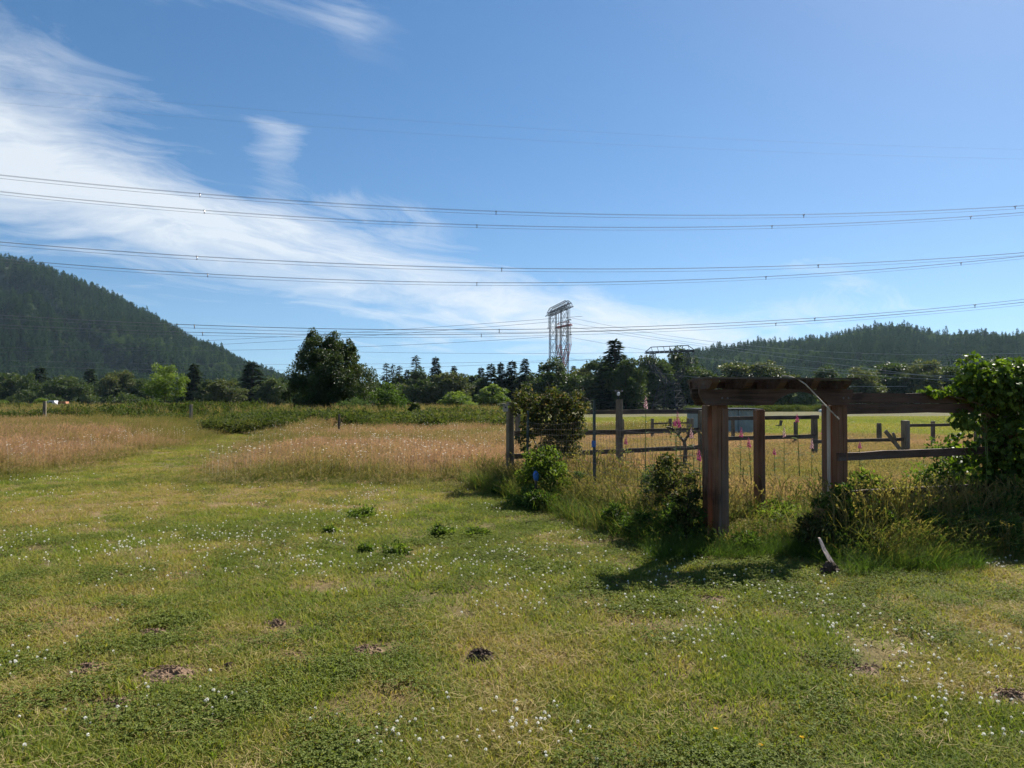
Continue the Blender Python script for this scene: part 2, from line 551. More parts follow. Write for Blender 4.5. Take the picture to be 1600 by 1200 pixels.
M['broad'] = leaf_mat('broadleaf_crown', [(0, (0.038, 0.06, 0.02)), (0.6, (0.062, 0.088, 0.027)), (1, (0.10, 0.12, 0.036))], 0.3, 0.55)
M['olive'] = leaf_mat('olive_crown', [(0, (0.06, 0.075, 0.03)), (0.6, (0.10, 0.115, 0.04)), (1, (0.15, 0.15, 0.06))], 0.3, 0.55)
M['light'] = leaf_mat('light_green_crown', [(0, (0.085, 0.13, 0.03)), (0.6, (0.15, 0.205, 0.042)), (1, (0.22, 0.26, 0.06))], 0.42, 0.5)
M['hazed_tree'] = leaf_mat('haze_tinted_crown', [(0, (0.09, 0.12, 0.075)), (0.6, (0.16, 0.20, 0.125)), (1, (0.24, 0.27, 0.18))], 0.4, 0.8, 0, 0.08)  # leaf colour paled to imitate haze on the backlit trees behind the arch
M['conifer'] = leaf_mat('conifer_needles', [(0, (0.02, 0.035, 0.017)), (0.6, (0.034, 0.052, 0.023)), (1, (0.056, 0.075, 0.03))], 0.16, 0.8, 0, 0.08)
M['hillforest'] = leaf_mat('hill_forest', [(0, (0.02, 0.043, 0.022)), (0.4, (0.04, 0.072, 0.03)), (0.75, (0.085, 0.125, 0.042)), (1, (0.13, 0.175, 0.055))], 0.22, 0.9, 0.8, 0.03)
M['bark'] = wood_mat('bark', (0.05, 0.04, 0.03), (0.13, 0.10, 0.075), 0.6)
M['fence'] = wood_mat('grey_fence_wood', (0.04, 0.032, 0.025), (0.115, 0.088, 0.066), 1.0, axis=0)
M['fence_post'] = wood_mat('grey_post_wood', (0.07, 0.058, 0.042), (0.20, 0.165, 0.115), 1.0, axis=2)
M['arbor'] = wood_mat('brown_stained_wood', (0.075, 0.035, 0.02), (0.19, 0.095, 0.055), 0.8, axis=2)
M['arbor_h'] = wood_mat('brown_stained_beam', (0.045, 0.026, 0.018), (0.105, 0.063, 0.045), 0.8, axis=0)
M['pale_wood'] = wood_mat('bleached_wood', (0.30, 0.25, 0.20), (0.50, 0.45, 0.38), 1.0, axis=2)
M['stake'] = wood_mat('bleached_stake', (0.17, 0.11, 0.085), (0.48, 0.38, 0.33), 1.2, axis=2)
M['galv'] = plain_mat('galvanised_steel', (0.06, 0.064, 0.072), 0.85, 0.0, 0.2, spec=0.04)
M['redsteel'] = plain_mat('red_painted_steel', (0.45, 0.10, 0.07), 0.5, 0.0, 0.2)
M['whitesteel'] = plain_mat('white_painted_steel', (0.65, 0.63, 0.62), 0.5, 0.0, 0.1)
M['wire'] = plain_mat('aluminium_conductor', (0.13, 0.14, 0.15), 0.7, 0.0, 0.1)
M['insul'] = plain_mat('insulator', (0.12, 0.11, 0.11), 0.3, 0.0, 0.2)
M['mesh'] = plain_mat('rusty_wire', (0.12, 0.10, 0.085), 0.6, 0.3, 0.3)
M['tpost'] = plain_mat('painted_tpost', (0.055, 0.07, 0.065), 0.6, 0.0, 0.4, 9)
M['blue'] = plain_mat('blue_tape', (0.04, 0.13, 0.38), 0.5, 0.0, 0.2)
M['soil'] = plain_mat('dry_soil', (0.15, 0.098, 0.062), 0.95, 0.0, 0.35, 30, 0.9)
M['soil_dark'] = plain_mat('moist_soil', (0.06, 0.038, 0.026), 0.95, 0.0, 0.4, 30, 0.9)
M['white'] = plain_mat('white_plastic', (0.72, 0.72, 0.70), 0.4, 0, 0.05)
M['flower_white'] = leaf_mat('clover_flower', [(0, (0.50, 0.36, 0.26)), (0.35, (0.78, 0.75, 0.66)), (1, (0.86, 0.85, 0.80))], 0.3, 0.7, 0.7, tcol=(1, 1, .95))
M['flower_pink'] = leaf_mat('foxglove_pink', [(0, (0.42, 0.06, 0.20)), (1, (0.60, 0.16, 0.34))], 0.4, 0.6, tcol=(1, .7, .9))
M['flower_pale'] = leaf_mat('foxglove_pale', [(0, (0.62, 0.40, 0.42)), (1, (0.75, 0.56, 0.54))], 0.4, 0.6, tcol=(1, .9, .95))
M['yellow'] = leaf_mat('yellow_flower', [(0, (0.75, 0.48, 0.03)), (1, (0.85, 0.62, 0.05))], 0.3, 0.6, tcol=(1, 1, .5))
M['stem'] = leaf_mat('green_stem', [(0, (0.08, 0.12, 0.03)), (1, (0.14, 0.19, 0.05))], 0.2, 0.6)
M['shed'] = plain_mat('grey_green_sheet_metal', (0.23, 0.27, 0.26), 0.45, 0.1, 0.12, 3)
M['rock'] = plain_mat('pale_rock', (0.62, 0.60, 0.56), 0.8, 0, 0.2, 5, 0.4)
M['car_white'] = plain_mat('white_car_paint', (0.42, 0.43, 0.48), 0.5, 0, 0.03)
M['car_red'] = plain_mat('rust_red_paint', (0.30, 0.12, 0.06), 0.6, 0, 0.1)
M['glass'] = plain_mat('dark_glass', (0.03, 0.035, 0.04), 0.1, 0, 0.05)
M['rubber'] = plain_mat('rubber', (0.02, 0.02, 0.02), 0.8, 0, 0.1)

# ------------------------------------------------------------------ ground zones (plan metres)
def poly_px(pts):
    return np.array([gnd(*p) for p in pts])


def inside(poly, X, Y):
    X = np.asarray(X, float); Y = np.asarray(Y, float)
    r = np.zeros(X.shape, bool)
    n = len(poly)
    for i in range(n):
        x0, y0 = poly[i]; x1, y1 = poly[(i + 1) % n]
        c = ((y0 > Y) != (y1 > Y)) & (X < (x1 - x0) * (Y - y0) / (y1 - y0 + 1e-12) + x0)
        r ^= c
    return r


TALL_L = np.concatenate([[[-26, 13.4]], poly_px([(0, 752), (90, 738), (180, 718), (255, 699), (320, 682), (352, 671)]), [[-22, 48], [-60, 48]]])
TALL_C = np.concatenate([poly_px([(300, 752), (348, 727), (386, 704), (414, 683), (432, 674)]), [[-12, 42], [14, 42], [2.5, 26], [-0.1, 15.9]], poly_px([(770, 753), (600, 754), (430, 756)])])
FL0 = np.array([-0.04, 15.3]); FL1 = np.array([2.32, 8.9])          # wire fence line
AL = np.array([2.42, 8.75]); AR = np.array([4.0, 9.1])              # arbor front posts
FR = np.array([7.2, 10.5])                                         # end of the rail fence
GARDEN = np.array([FL0, FL1, AL, AR, FR, [16, 13.5], [30, 24], [26, 31], [2.5, 33]])


def wob(X, Y, a=1.1):
    return X + a * (fbm(X * 0.5, Y * 0.5, 3, 31) - 0.5) * 2, Y + a * (fbm(X * 0.5, Y * 0.5, 3, 57) - 0.5) * 2


def zones(X, Y):
    """meadow (tall grass), garden, bramble, hay field masks in 0..1"""
    xw, yw = wob(X, Y)
    tl = inside(TALL_L, xw, yw) | inside(TALL_C, xw, yw)
    g = inside(GARDEN, X, Y)
    az = X / np.maximum(Y, 1)
    br = (Y > np.where(X < -12, 39.5, 46) + 6 * fbm(X * 0.08, Y * 0.08, 3, 3)) & (Y < 95) & (az < 0.0 - 0.0 * Y)
    tl = tl | ((Y > 41) & (Y < 58) & (X < 0.02 * Y) & ~br)
    return tl, g, br


def edge_frac(X, Y, r=0.9):
    """share of the surroundings that is tall meadow (0.5 at its edge)"""
    f = 0
    for a in np.arange(8) * pi / 4:
        tl, g, br = zones(X + r * cos(a), Y + r * sin(a)); f = f + (tl | g | br)
    return f / 8.0


def lawn_tint(X, Y):
    """0 dry .. 1 green"""
    t = 0.55 + 0.8 * (fbm(X * 0.55, Y * 0.55, 3, 11) - 0.5) + 1.15 * (fbm(X * 2.6, Y * 2.6, 3, 23) - 0.5)
    # the drier mown strip left of centre and greener clover belt
    c = gnd(420, 845); t += 0.17 * np.exp(-(((X - c[0]) / 3.2) ** 2 + ((Y - c[1]) / 1.7) ** 2))
    c = gnd(420, 775); t -= 0.30 * np.exp(-(((X - c[0]) / 4.5) ** 2 + ((Y - c[1]) / 1.6) ** 2))
    c = gnd(60, 800); t -= 0.22 * np.exp(-(((X - c[0]) / 3.0) ** 2 + ((Y - c[1]) / 1.6) ** 2))
    return np.clip(t, 0, 1)


def ground_sheet():
    xs = np.concatenate([-np.geomspace(4600, 32, 26), np.arange(-30, -12, 0.6), np.arange(-12, 12, 0.16), np.arange(12, 30, 0.6), np.geomspace(32, 4600, 26)])
    ys = np.concatenate([[-800, -200, -60, -20, -8], np.arange(-4, 2, 0.6), np.arange(2, 18, 0.16), np.arange(18, 60, 0.7), np.geomspace(61, 4600, 55)])
    X, Y = np.meshgrid(xs, ys)
    Z = gz(X, Y)
    tl, g, br = zones(X, Y)
    t = lawn_tint(X, Y)[..., None]
    dry = np.array([0.19, 0.13, 0.07]); grn = np.array([0.085, 0.085, 0.03])
    col = dry * (1 - t) + grn * t
    soil = (0.45 + 0.55 * fbm(X * 5, Y * 5, 2, 77))[..., None]
    col = col * (0.65 + 0.45 * soil)
    tall = np.array([0.13, 0.125, 0.045]); col = np.where((tl | g)[..., None], tall, col)
    col = np.where(br[..., None], np.array([0.06, 0.075, 0.025]), col)
    # mown hay field behind
    n = fbm(X * 0.06, Y * 0.16, 4, 41)[..., None]
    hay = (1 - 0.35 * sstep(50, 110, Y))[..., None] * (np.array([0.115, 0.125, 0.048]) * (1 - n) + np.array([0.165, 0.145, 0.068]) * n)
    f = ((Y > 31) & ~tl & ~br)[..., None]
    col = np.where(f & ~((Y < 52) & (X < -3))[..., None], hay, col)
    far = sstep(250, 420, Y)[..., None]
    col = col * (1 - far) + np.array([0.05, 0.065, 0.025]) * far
    nx, ny = len(xs), len(ys)
    i = np.arange(ny - 1)[:, None] * nx + np.arange(nx - 1)[None]
    Q = np.stack([i, i + 1, i + nx + 1, i + nx], -1).reshape(-1, 4)
    me = raw_mesh('ground', np.stack([X, Y, Z], -1).reshape(-1, 3), [Q], {'gcol': col.reshape(-1, 3)}, True)
    m, N, Lk = new_mat('ground_soil_and_turf')
    a = N.new('ShaderNodeAttribute'); a.attribute_name = 'gcol'
    tcn = N.new('ShaderNodeTexCoord')
    nz = N.new('ShaderNodeTexNoise'); nz.inputs['Scale'].default_value = 9; nz.inputs['Detail'].default_value = 8; nz.inputs['Roughness'].default_value = 0.7
    Lk.new(tcn.outputs['Object'], nz.inputs[0])
    nf = N.new('ShaderNodeTexNoise'); nf.inputs['Scale'].default_value = 0.7; nf.inputs['Detail'].default_value = 10; nf.inputs['Roughness'].default_value = 0.75
    Lk.new(tcn.outputs['Object'], nf.inputs[0])
    av = N.new('ShaderNodeMath'); av.operation = 'ADD'; Lk.new(nz.outputs[0], av.inputs[0]); Lk.new(nf.outputs[0], av.inputs[1])
    r = rampnode(N, [(0.35, (0.55, 0.5, 0.5)), (0.7, (1.4, 1.4, 1.3))])
    hv = N.new('ShaderNodeMath'); hv.operation = 'MULTIPLY'; hv.inputs[1].default_value = 0.5; Lk.new(av.outputs[0], hv.inputs[0])
    Lk.new(hv.outputs[0], r.inputs[0])
    mu = N.new('ShaderNodeMixRGB'); mu.blend_type = 'MULTIPLY'; mu.inputs[0].default_value = 1
    Lk.new(a.outputs['Color'], mu.inputs[1]); Lk.new(r.outputs[0], mu.inputs[2])
    p = N.new('ShaderNodeBsdfPrincipled'); p.inputs['Roughness'].default_value = 0.95; p.inputs['Specular IOR Level'].default_value = 0.1
    Lk.new(mu.outputs[0], p.inputs['Base Color'])
    bp = N.new('ShaderNodeBump'); bp.inputs['Strength'].default_value = 0.8; bp.inputs['Distance'].default_value = 0.05
    Lk.new(nz.outputs[0], bp.inputs['Height']); Lk.new(bp.outputs[0], p.inputs['Normal'])
    o = N.new('ShaderNodeOutputMaterial'); Lk.new(p.outputs[0], o.inputs[0])
    tag(link('ground', me, m), 'flat grassy ground running from the mown lawn to the far field', kind='structure')


ground_sheet()

# ------------------------------------------------------------------ scattering (one object of kind 'stuff')
def proto_collection(name, meshes, mat):
    c = bpy.data.collections.new(name)
    for i, me in enumerate(meshes):
        if len(me.materials) == 0: me.materials.append(mat)
        o = bpy.data.objects.new('%s_%02d' % (name, i), me)
        c.objects.link(o)
    return c


def scatter(name, label, cat, coll, P, idx, rz, scl, itint, tilt=None, kind='stuff'):
    n = len(P)
    me = raw_mesh(name, P, [])
    rot = np.zeros((n, 3), np.float32); rot[:, 2] = rz
    if tilt is not None: rot[:, :2] = tilt
    a = me.attributes.new('rot', 'FLOAT_VECTOR', 'POINT'); a.data.foreach_set('vector', rot.ravel())
    s = np.asarray(scl, np.float32)
    if s.ndim == 1: s = np.repeat(s[:, None], 3, 1)
    a = me.attributes.new('scl', 'FLOAT_VECTOR', 'POINT'); a.data.foreach_set('vector', np.ascontiguousarray(s).ravel())
    a = me.attributes.new('pick', 'INT', 'POINT'); a.data.foreach_set('value', np.asarray(idx, np.int32))
    a = me.attributes.new('itint', 'FLOAT', 'POINT'); a.data.foreach_set('value', np.asarray(itint, np.float32))
    o = link(name, me)
    ng = bpy.data.node_groups.new(name, 'GeometryNodeTree')
    ng.interface.new_socket('Geometry', in_out='INPUT', socket_type='NodeSocketGeometry')
    ng.interface.new_socket('Geometry', in_out='OUTPUT', socket_type='NodeSocketGeometry')
    N = ng.nodes; L = ng.links
    gi = N.new('NodeGroupInput'); go = N.new('NodeGroupOutput')
    ci = N.new('GeometryNodeCollectionInfo'); ci.inputs['Collection'].default_value = coll
    ci.inputs['Separate Children'].default_value = True; ci.inputs['Reset Children'].default_value = True
    ip = N.new('GeometryNodeInstanceOnPoints'); ip.inputs['Pick Instance'].default_value = True

    def na(nm, ty):
        q = N.new('GeometryNodeInputNamedAttribute'); q.data_type = ty; q.inputs['Name'].default_value = nm
        return q.outputs['Attribute']
    L.new(gi.outputs[0], ip.inputs['Points']); L.new(ci.outputs[0], ip.inputs['Instance'])
    L.new(na('pick', 'INT'), ip.inputs['Instance Index'])
    e2r = N.new('FunctionNodeEulerToRotation'); L.new(na('rot', 'FLOAT_VECTOR'), e2r.inputs[0])
    L.new(e2r.outputs[0], ip.inputs['Rotation']); L.new(na('scl', 'FLOAT_VECTOR'), ip.inputs['Scale'])
    L.new(ip.outputs[0], go.inputs[0])
    md = o.modifiers.new('scatter', 'NODES'); md.node_group = ng
    tag(o, label, cat, kind=kind)
    return o


def scatter_region(rg, n, y0, y1, power=1.0, umin=-0.80, umax=0.80, pad=1.5):
    """random ground points in the view wedge, density ~ 1/Y**power"""
    if abs(power - 2) < 1e-6:
        Y = np.exp(rg.uniform(np.log(y0), np.log(y1), n))
    else:
        e = 2 - power
        Y = (rg.uniform(y0 ** e, y1 ** e, n)) ** (1 / e)
    X = rg.uniform(umin, umax, n) * (Y + pad)
    return X, Y


# ---- lawn: mown grass tufts, clover leaves, straw
def lawn_tuft(seed, n, R, h0, h1, w, lean=0.5):
    rg = RS(seed); m = MB()
    a = rg.random(n) * 2 * pi; r = R * np.sqrt(rg.random(n))
    B = np.stack([r * np.cos(a), r * np.sin(a), np.full(n, -0.005)], 1)
    V, Fc, f = blades(rg, B, rg.uniform(h0, h1, n), rg.uniform(0.6, 1.3, n) * w, rg.uniform(0, lean, n), rg.uniform(0.1, 0.9, n))
    k = len(V) // n
    t = np.repeat(np.clip(rg.normal(0.5, 0.42, n), 0, 1), k)
    m.add(V, Fc, t)
    return m.mesh('lawn_tuft')


def clover_patch(seed, n, R):
    rg = RS(seed); m = MB()
    a = rg.random(n) * 2 * pi; r = R * np.sqrt(rg.random(n))
    c = np.stack([r * np.cos(a), r * np.sin(a), rg.uniform(0.02, 0.055, n)], 1)
    for k in range(3):
        b = rg.random(n) * 0.4 + k * 2.1 + a
        D = np.stack([np.cos(b), np.sin(b), rg.normal(0, 0.2, n)], 1)
        V, Fc, t = leafcards(c, D, np.tile([0, 0, 1.0], (n, 1)) + rg.normal(0, 0.35, (n, 3)), rg.uniform(0.010, 0.016, n), rg.uniform(0.009, 0.014, n), rg.random(n), 0.2, 'oval')
        m.add(V, Fc, t)
    return m.mesh('clover_patch')


rg = RS(1)
lawn_c = proto_collection('lawn_tuft', [lawn_tuft(i, 46, 0.11, 0.018, 0.065, 0.0062) for i in range(5)] + [lawn_tuft(9 + i, 30, 0.12, 0.02, 0.085, 0.0085, 0.9) for i in range(2)], M['lawn'])


MOLES = [
    ('fresh dark molehill, the blackest heap, right of centre in the lawn', 750, 1026, .115, .11, .055, 'soil_dark', 801),
    ('wide dry brown molehill, largest of the group at lower left', 262, 1056, .24, .17, .05, 'soil', 802),
    ('small dry molehill to the left of the largest brown one', 138, 1046, .14, .10, .03, 'soil', 803),
    ('flattened brown molehill above the largest brown one', 242, 990, .20, .13, .03, 'soil', 804),
    ('little dark clod heap just right of the largest brown molehill', 358, 1044, .045, .05, .03, 'soil_dark', 805),
    ('small brown molehill farthest back of the group at left', 432, 976, .11, .10, .03, 'soil', 806),
    ('crumbled pale brown molehill left of the fresh black one', 572, 1017, .16, .14, .03, 'soil', 807),
    ('small pale scrape between the brown molehills and the black one', 458, 1027, .10, .08, .02, 'soil', 808),
    ('dry brown bare patch of soil in the right part of the lawn', 1350, 1050, .17, .13, .02, 'soil', 809),
    ('dry brown molehill cut by the right edge of the photo', 1582, 1092, .20, .12, .03, 'soil', 810),
    ('small brown bare patch in front of the arbor shadow', 1110, 936, .20, .12, .015, 'soil', 811),
    ('faint scraped patch below the brown molehills', 185, 1098, .12, .08, .015, 'soil', 812)]


def lawn_keep(X, Y):
    tl, g, br = zones(X, Y)
    k = ~(tl | g | br)
    for (_, px, py, rx, ry, h, mt, sd) in MOLES:
        c = gnd(px, py)
        k &= ((X - c[0]) / (rx * 0.95 + 0.03)) ** 2 + ((Y - c[1]) / (ry * 0.95 + 0.05)) ** 2 > 1
    return k


X, Y = scatter_region(rg, 64000, 1.6, 30, 1.45)
k = lawn_keep(X, Y) & (rg.random(len(X)) < np.clip(0.62 + 1.9 * (fbm(X * 2.4, Y * 2.4, 3, 61) - 0.47), 0.18, 1)); X = X[k]; Y = Y[k]
xe = rg.uniform(-22, -4, 5000); ye = rg.uniform(27, 46, 5000); ke = lawn_keep(xe, ye); X = np.append(X, xe[ke]); Y = np.append(Y, ye[ke])
n = len(X)
sc_h = 0.55 + 0.5 * fbm(X * 0.9, Y * 0.9, 3, 71) + 0.8 * np.clip(fbm(X * 3.1, Y * 3.1, 2, 73) - 0.45, 0, 1) * rg.random(n) * 2
s = rg.uniform(0.8, 1.25, n) * sstep(-2, 14, Y + 8) * (1 + 0.02 * Y)
scatter('lawn_grass', 'short mown lawn grass covering the foreground', 'grass', lawn_c, np.stack([X, Y, gz(X, Y)], 1), rg.integers(0, 7, n), rg.random(n) * 6.28,
        np.stack([s, s, s * sc_h], 1), np.clip(lawn_tint(X, Y) + rg.normal(0, 0.17, n), 0, 1))

clv_c = proto_collection('clover_patch', [clover_patch(40 + i, 40, 0.15) for i in range(3)], M['clover_leaf'])
X, Y = scatter_region(rg, 24000, 1.6, 17, 1.45)
pc = 0.5 * fbm(X * 0.6 + 30, Y * 0.6, 3, 81) + 0.5 * fbm(X * 2.2 + 30, Y * 2.2, 3, 83) + 0.14 * (lawn_tint(X, Y) - 0.5)
k = lawn_keep(X, Y) & (pc > 0.475 + 0.34 * rg.random(len(X))); X = X[k]; Y = Y[k]; n = len(X)
scatter('clover_leaves', 'low green clover leaves spreading through the lawn', 'clover', clv_c, np.stack([X, Y, gz(X, Y)], 1), rg.integers(0, 3, n), rg.random(n) * 6.28,
        rg.uniform(0.8, 1.3, n), rg.random(n))


def clover_head(seed):
    rg = RS(seed); m = MB()
    m.tube([[0, 0, 0], [0.004, 0, 0.04], [0.0, 0.004, 0.068]], 0.0006, 3, 0.0)
    nf = 34
    ph = rg.random(nf) * 2 * pi; ct = rg.uniform(-0.45, 1, nf)
    st = np.sqrt(1 - ct ** 2)
    D = np.stack([st * np.cos(ph), st * np.sin(ph), ct], 1)
    V, Fc, t = leafcards(np.array([0, 0, 0.072]) + D * 0.0035, D, rg.normal(0, 1, (nf, 3)), 0.0085, 0.0055, np.where(ct < -0.1, 0.2, 0.8), 0.2)
    m.add(V, Fc, t)
    return m.mesh('clover_head')


clh_c = proto_collection('clover_head', [clover_head(60 + i) for i in range(3)], M['flower_white'])
X, Y = scatter_region(rg, 30000, 1.8, 17, 1.5)
pc = fbm(X * 0.75 + 11, Y * 0.75 + 4, 3, 91)
belt = np.zeros(len(X))
for (px, py, sx, sy, a) in [(400, 850, 3.4, 1.5, .24), (560, 860, 3, 1.4, .16), (1430, 1010, 1.1, .5, .20), (1300, 920, 2.4, .8, .12), (380, 1110, .9, .35, .14), (80, 1130, .5, .25, .12), (900, 1150, 2.0, .5, .10), (1500, 1080, .8, .5, .15)]:
    c = gnd(px, py); belt = np.maximum(belt, a * np.exp(-((X - c[0]) / sx) ** 2 - ((Y - c[1]) / sy) ** 2))
k = lawn_keep(X, Y) & (pc + belt > 0.47 + 0.62 * rg.random(len(X)) ** 0.8); X = X[k]; Y = Y[k]; n = len(X)
scatter('clover_blossoms', 'small white clover blossoms dotted over the lawn', 'clover flowers', clh_c, np.stack([X, Y, gz(X, Y)], 1), rg.integers(0, 3, n), rg.random(n) * 6.28,
        rg.uniform(0.5, 0.95, n) * (1 + 0.015 * Y), np.clip(rg.normal(0.8, 0.25, n), 0, 1), tilt=rg.normal(0, 0.25, (n, 2)))


def straw_patch(seed, n=26):
    rg = RS(seed); m = MB()
    for i in range(n):
        a = rg.random() * pi; L = rg.uniform(0.02, 0.08); c = np.append(rg.normal(0, 0.09, 2), rg.uniform(0.015, 0.05))
        d = np.array([cos(a), sin(a), rg.normal(0, 0.12)]) * L / 2
        q = np.array([-sin(a), cos(a), 0]) * 0.0011
        m.add([c - d - q, c - d + q, c + d + q, c + d - q], np.array([[0, 1, 2, 3]]), rg.random())
    return m.mesh('straw_patch')


str_c = proto_collection('straw_patch', [straw_patch(80 + i) for i in range(4)], M['straw'])
X, Y = scatter_region(rg, 20000, 1.8, 24, 1.35)
w = 0.10 + 0.9 * np.clip(1 - 1.6 * lawn_tint(X, Y), 0, 1)
for (px, py, sx, sy, a) in [(60, 810, 3.2, 1.6, .7), (270, 775, 1.6, .9, .6), (200, 725, 2.5, 3.5, .5), (500, 780, 2.2, .6, .4), (100, 775, 2.2, 1.0, .7)]:
    c = gnd(px, py); w += a * np.exp(-((X - c[0]) / sx) ** 2 - ((Y - c[1]) / sy) ** 2)
k = lawn_keep(X, Y) & (rg.random(len(X)) < w * 0.42); X = X[k]; Y = Y[k]; n = len(X)
scatter('straw_clippings', 'dry pale clippings strewn over the mown grass', 'straw', str_c, np.stack([X, Y, gz(X, Y)], 1), rg.integers(0, 4, n), rg.random(n) * 6.28,
        rg.uniform(0.8, 1.4, n), rg.random(n))


# ---- tall meadow grass
def meadow_tuft(seed, n, R, h0, h1, w=0.005, heads=True, hsc=1.0):
    rg = RS(seed); m = MB()
    # basal leaves
    nb = n
    B = np.append(rg.normal(0, R * 0.6, (nb, 2)), np.full((nb, 1), -0.02), 1)
    V, Fc, f = blades(rg, B, rg.uniform(h0 * 0.4, h0 * 0.95, nb), w * rg.uniform(0.8, 1.6, nb), rg.uniform(0.05, 0.4, nb), rg.uniform(0.1, 0.6, nb))
    m.add(V, Fc, np.clip(f * 0.35 + 0.0, 0, 1))
    # flowering stems with feathery heads
    az0 = rg.normal(0.4, 1.0, n)
    for i in range(n):
        h = rg.uniform(h0, h1); ln = rg.uniform(0.05, 0.28); b = rg.normal(0, R * 0.6, 2)
        d = np.array([cos(az0[i]), sin(az0[i])])
        p = [np.append(b + d * ln * h * f * f, h * f * (1 - 0.05 * ln)) for f in (0, .4, .75, 1.0)]
        q = np.array([-d[1], d[0], 0]) * w * 0.35
        V = np.concatenate([[pp - q, pp + q] for pp in p]); 
        m.add(V, np.array([[0, 1, 3, 2], [2, 3, 5, 4], [4, 5, 7, 6]]), np.repeat([0.1, 0.3, 0.55, 0.7], 2))
        if heads:
            nh = 7
            fr = rg.uniform(0.74, 1.02, nh)
            C = np.stack([np.append(b + d * ln * h * f * f, h * f) for f in fr])
            D = np.stack([rg.normal(0, .5, nh) + d[0] * .5, rg.normal(0, .5, nh) + d[1] * .5, np.full(nh, 0.8)], 1)
            V, Fc, t = leafcards(C, D, rg.normal(0, 1, (nh, 3)), rg.uniform(0.03, 0.065, nh) * hsc, 0.009 * hsc, rg.uniform(0.7, 1.0, nh), 0.1)
            m.add(V, Fc, t)
    return m.mesh('meadow_tuft')


mead_c = proto_collection('meadow_tuft', [meadow_tuft(100 + i, 16, 0.17, 0.42, 0.72, 0.006) for i in range(5)], M['meadow'])
X, Y = scatter_region(rg, 100000, 11.5, 58, 0.75, -0.9, 0.9)
tl, g, br = zones(X + rg.normal(0, .7, len(X)), Y + rg.normal(0, .7, len(X)))
k = (tl & ~g & ~inside(GARDEN, X, Y)) & (rg.random(len(X)) < 0.35 + 0.75 * fbm(X * 0.7, Y * 0.7, 2, 127)); X = X[k]; Y = Y[k]; n = len(X)
pink = np.clip(0.50 + 1.5 * (fbm(X * 0.22 + 3, Y * 0.3, 3, 111) - 0.5), 0, 1)
hm = 0.55 + 0.55 * fbm(X * 0.3, Y * 0.3, 3, 121) + 0.5 * fbm(X * 1.3, Y * 1.3, 2, 123)
az = X / Y
pink = pink + 0.22 * np.exp(-((Y - 19) / 4.0) ** 2)
pink = np.clip(pink - 0.30 * sstep(30, 38, Y) - 0.45 * np.exp(-((Y - 16.2) / 0.7) ** 2), 0, 1)
hm = hm * np.where(X < -8.5, 1.05, 0.74)
ef = 0.5 * edge_frac(X, Y, 0.8) + 0.5 * edge_frac(X, Y, 2.0); hm = 0.84 * hm * (0.22 + 0.78 * ef ** 1.8); pink = pink * (0.35 + 0.65 * ef)
s = rg.uniform(0.65, 1.3, n)
scatter('meadow_grass', 'tall unmown meadow grass with tan and pinkish seed heads', 'grass', mead_c, np.stack([X, Y, gz(X, Y)], 1), rg.integers(0, 5, n), rg.normal(0, 0.9, n),
        np.stack([s * 1.15, s * 1.15, s * hm], 1), np.clip(pink + rg.normal(0, 0.2, n), 0, 1))
nmead = n

# daisy-like pale specks in the meadow
def daisy(seed):
    rg = RS(seed); m = MB()
    m.tube([[0, 0, 0], [0.02, 0, 0.3], [0.01, 0.02, 0.56]], 0.0007, 3, 0.0)
    a = np.arange(9) * 0.7
    D = np.stack([np.cos(a), np.sin(a), rg.normal(0.1, 0.2, 9)], 1)
    V, Fc, t = leafcards(np.tile([0.01, 0.02, 0.56], (9, 1)), D, np.tile([0, 0, 1.0], (9, 1)), 0.02, 0.012, 0.9)
    m.add(V, Fc, t)
    return m.mesh('daisy')


dai_c = proto_collection('daisy', [daisy(130 + i) for i in range(2)], M['flower_white'])
X, Y = scatter_region(rg, 6000, 14, 52, 0.8, -0.8, 0.35)
tl, g, br = zones(X, Y)
k = (tl | br) & ~g & (X > -14) & (fbm(X * .3, Y * .3, 2, 141) > 0.42); X = X[k]; Y = Y[k]; n = len(X)
scatter('meadow_daisies', 'pale daisy heads speckled through the meadow grass', 'flowers', dai_c, np.stack([X, Y, gz(X, Y)], 1), rg.integers(0, 2, n), rg.random(n) * 6.28,
        rg.uniform(0.8, 1.25, n), rg.uniform(0.6, 1, n))

# garden interior and the band behind it
X, Y = scatter_region(rg, 52000, 8.6, 36, 0.8, -0.02, 0.95)
tl, g, br = zones(X, Y)
k = g & (fbm(X * 0.8, Y * 0.8, 3, 151) > 0.36); X = X[k]; Y = Y[k]; n = len(X)
pink = np.clip(0.34 + 0.9 * (fbm(X * 0.35, Y * 0.35, 3, 161) - 0.5) + 0.25 * sstep(13, 19, Y), 0, 1)
s = rg.uniform(0.8, 1.25, n)
hm = 0.62 + 0.45 * fbm(X * .5, Y * .5, 2, 171) - 0.12 * sstep(17, 25, Y)
hm = hm * (0.72 - 0.12 * sstep(12, 16, Y)) * (1 - 0.45 * (1 - sstep(9.8, 10.8, Y)))
scatter('garden_grass', 'tall dry grass filling the neglected fenced garden', 'grass', mead_c, np.stack([X, Y, gz(X, Y)], 1), rg.integers(0, 5, n), rg.random(n) * 6.28,
        np.stack([s, s, s * hm], 1), np.clip(pink + rg.normal(0, 0.1, n), 0, 1))

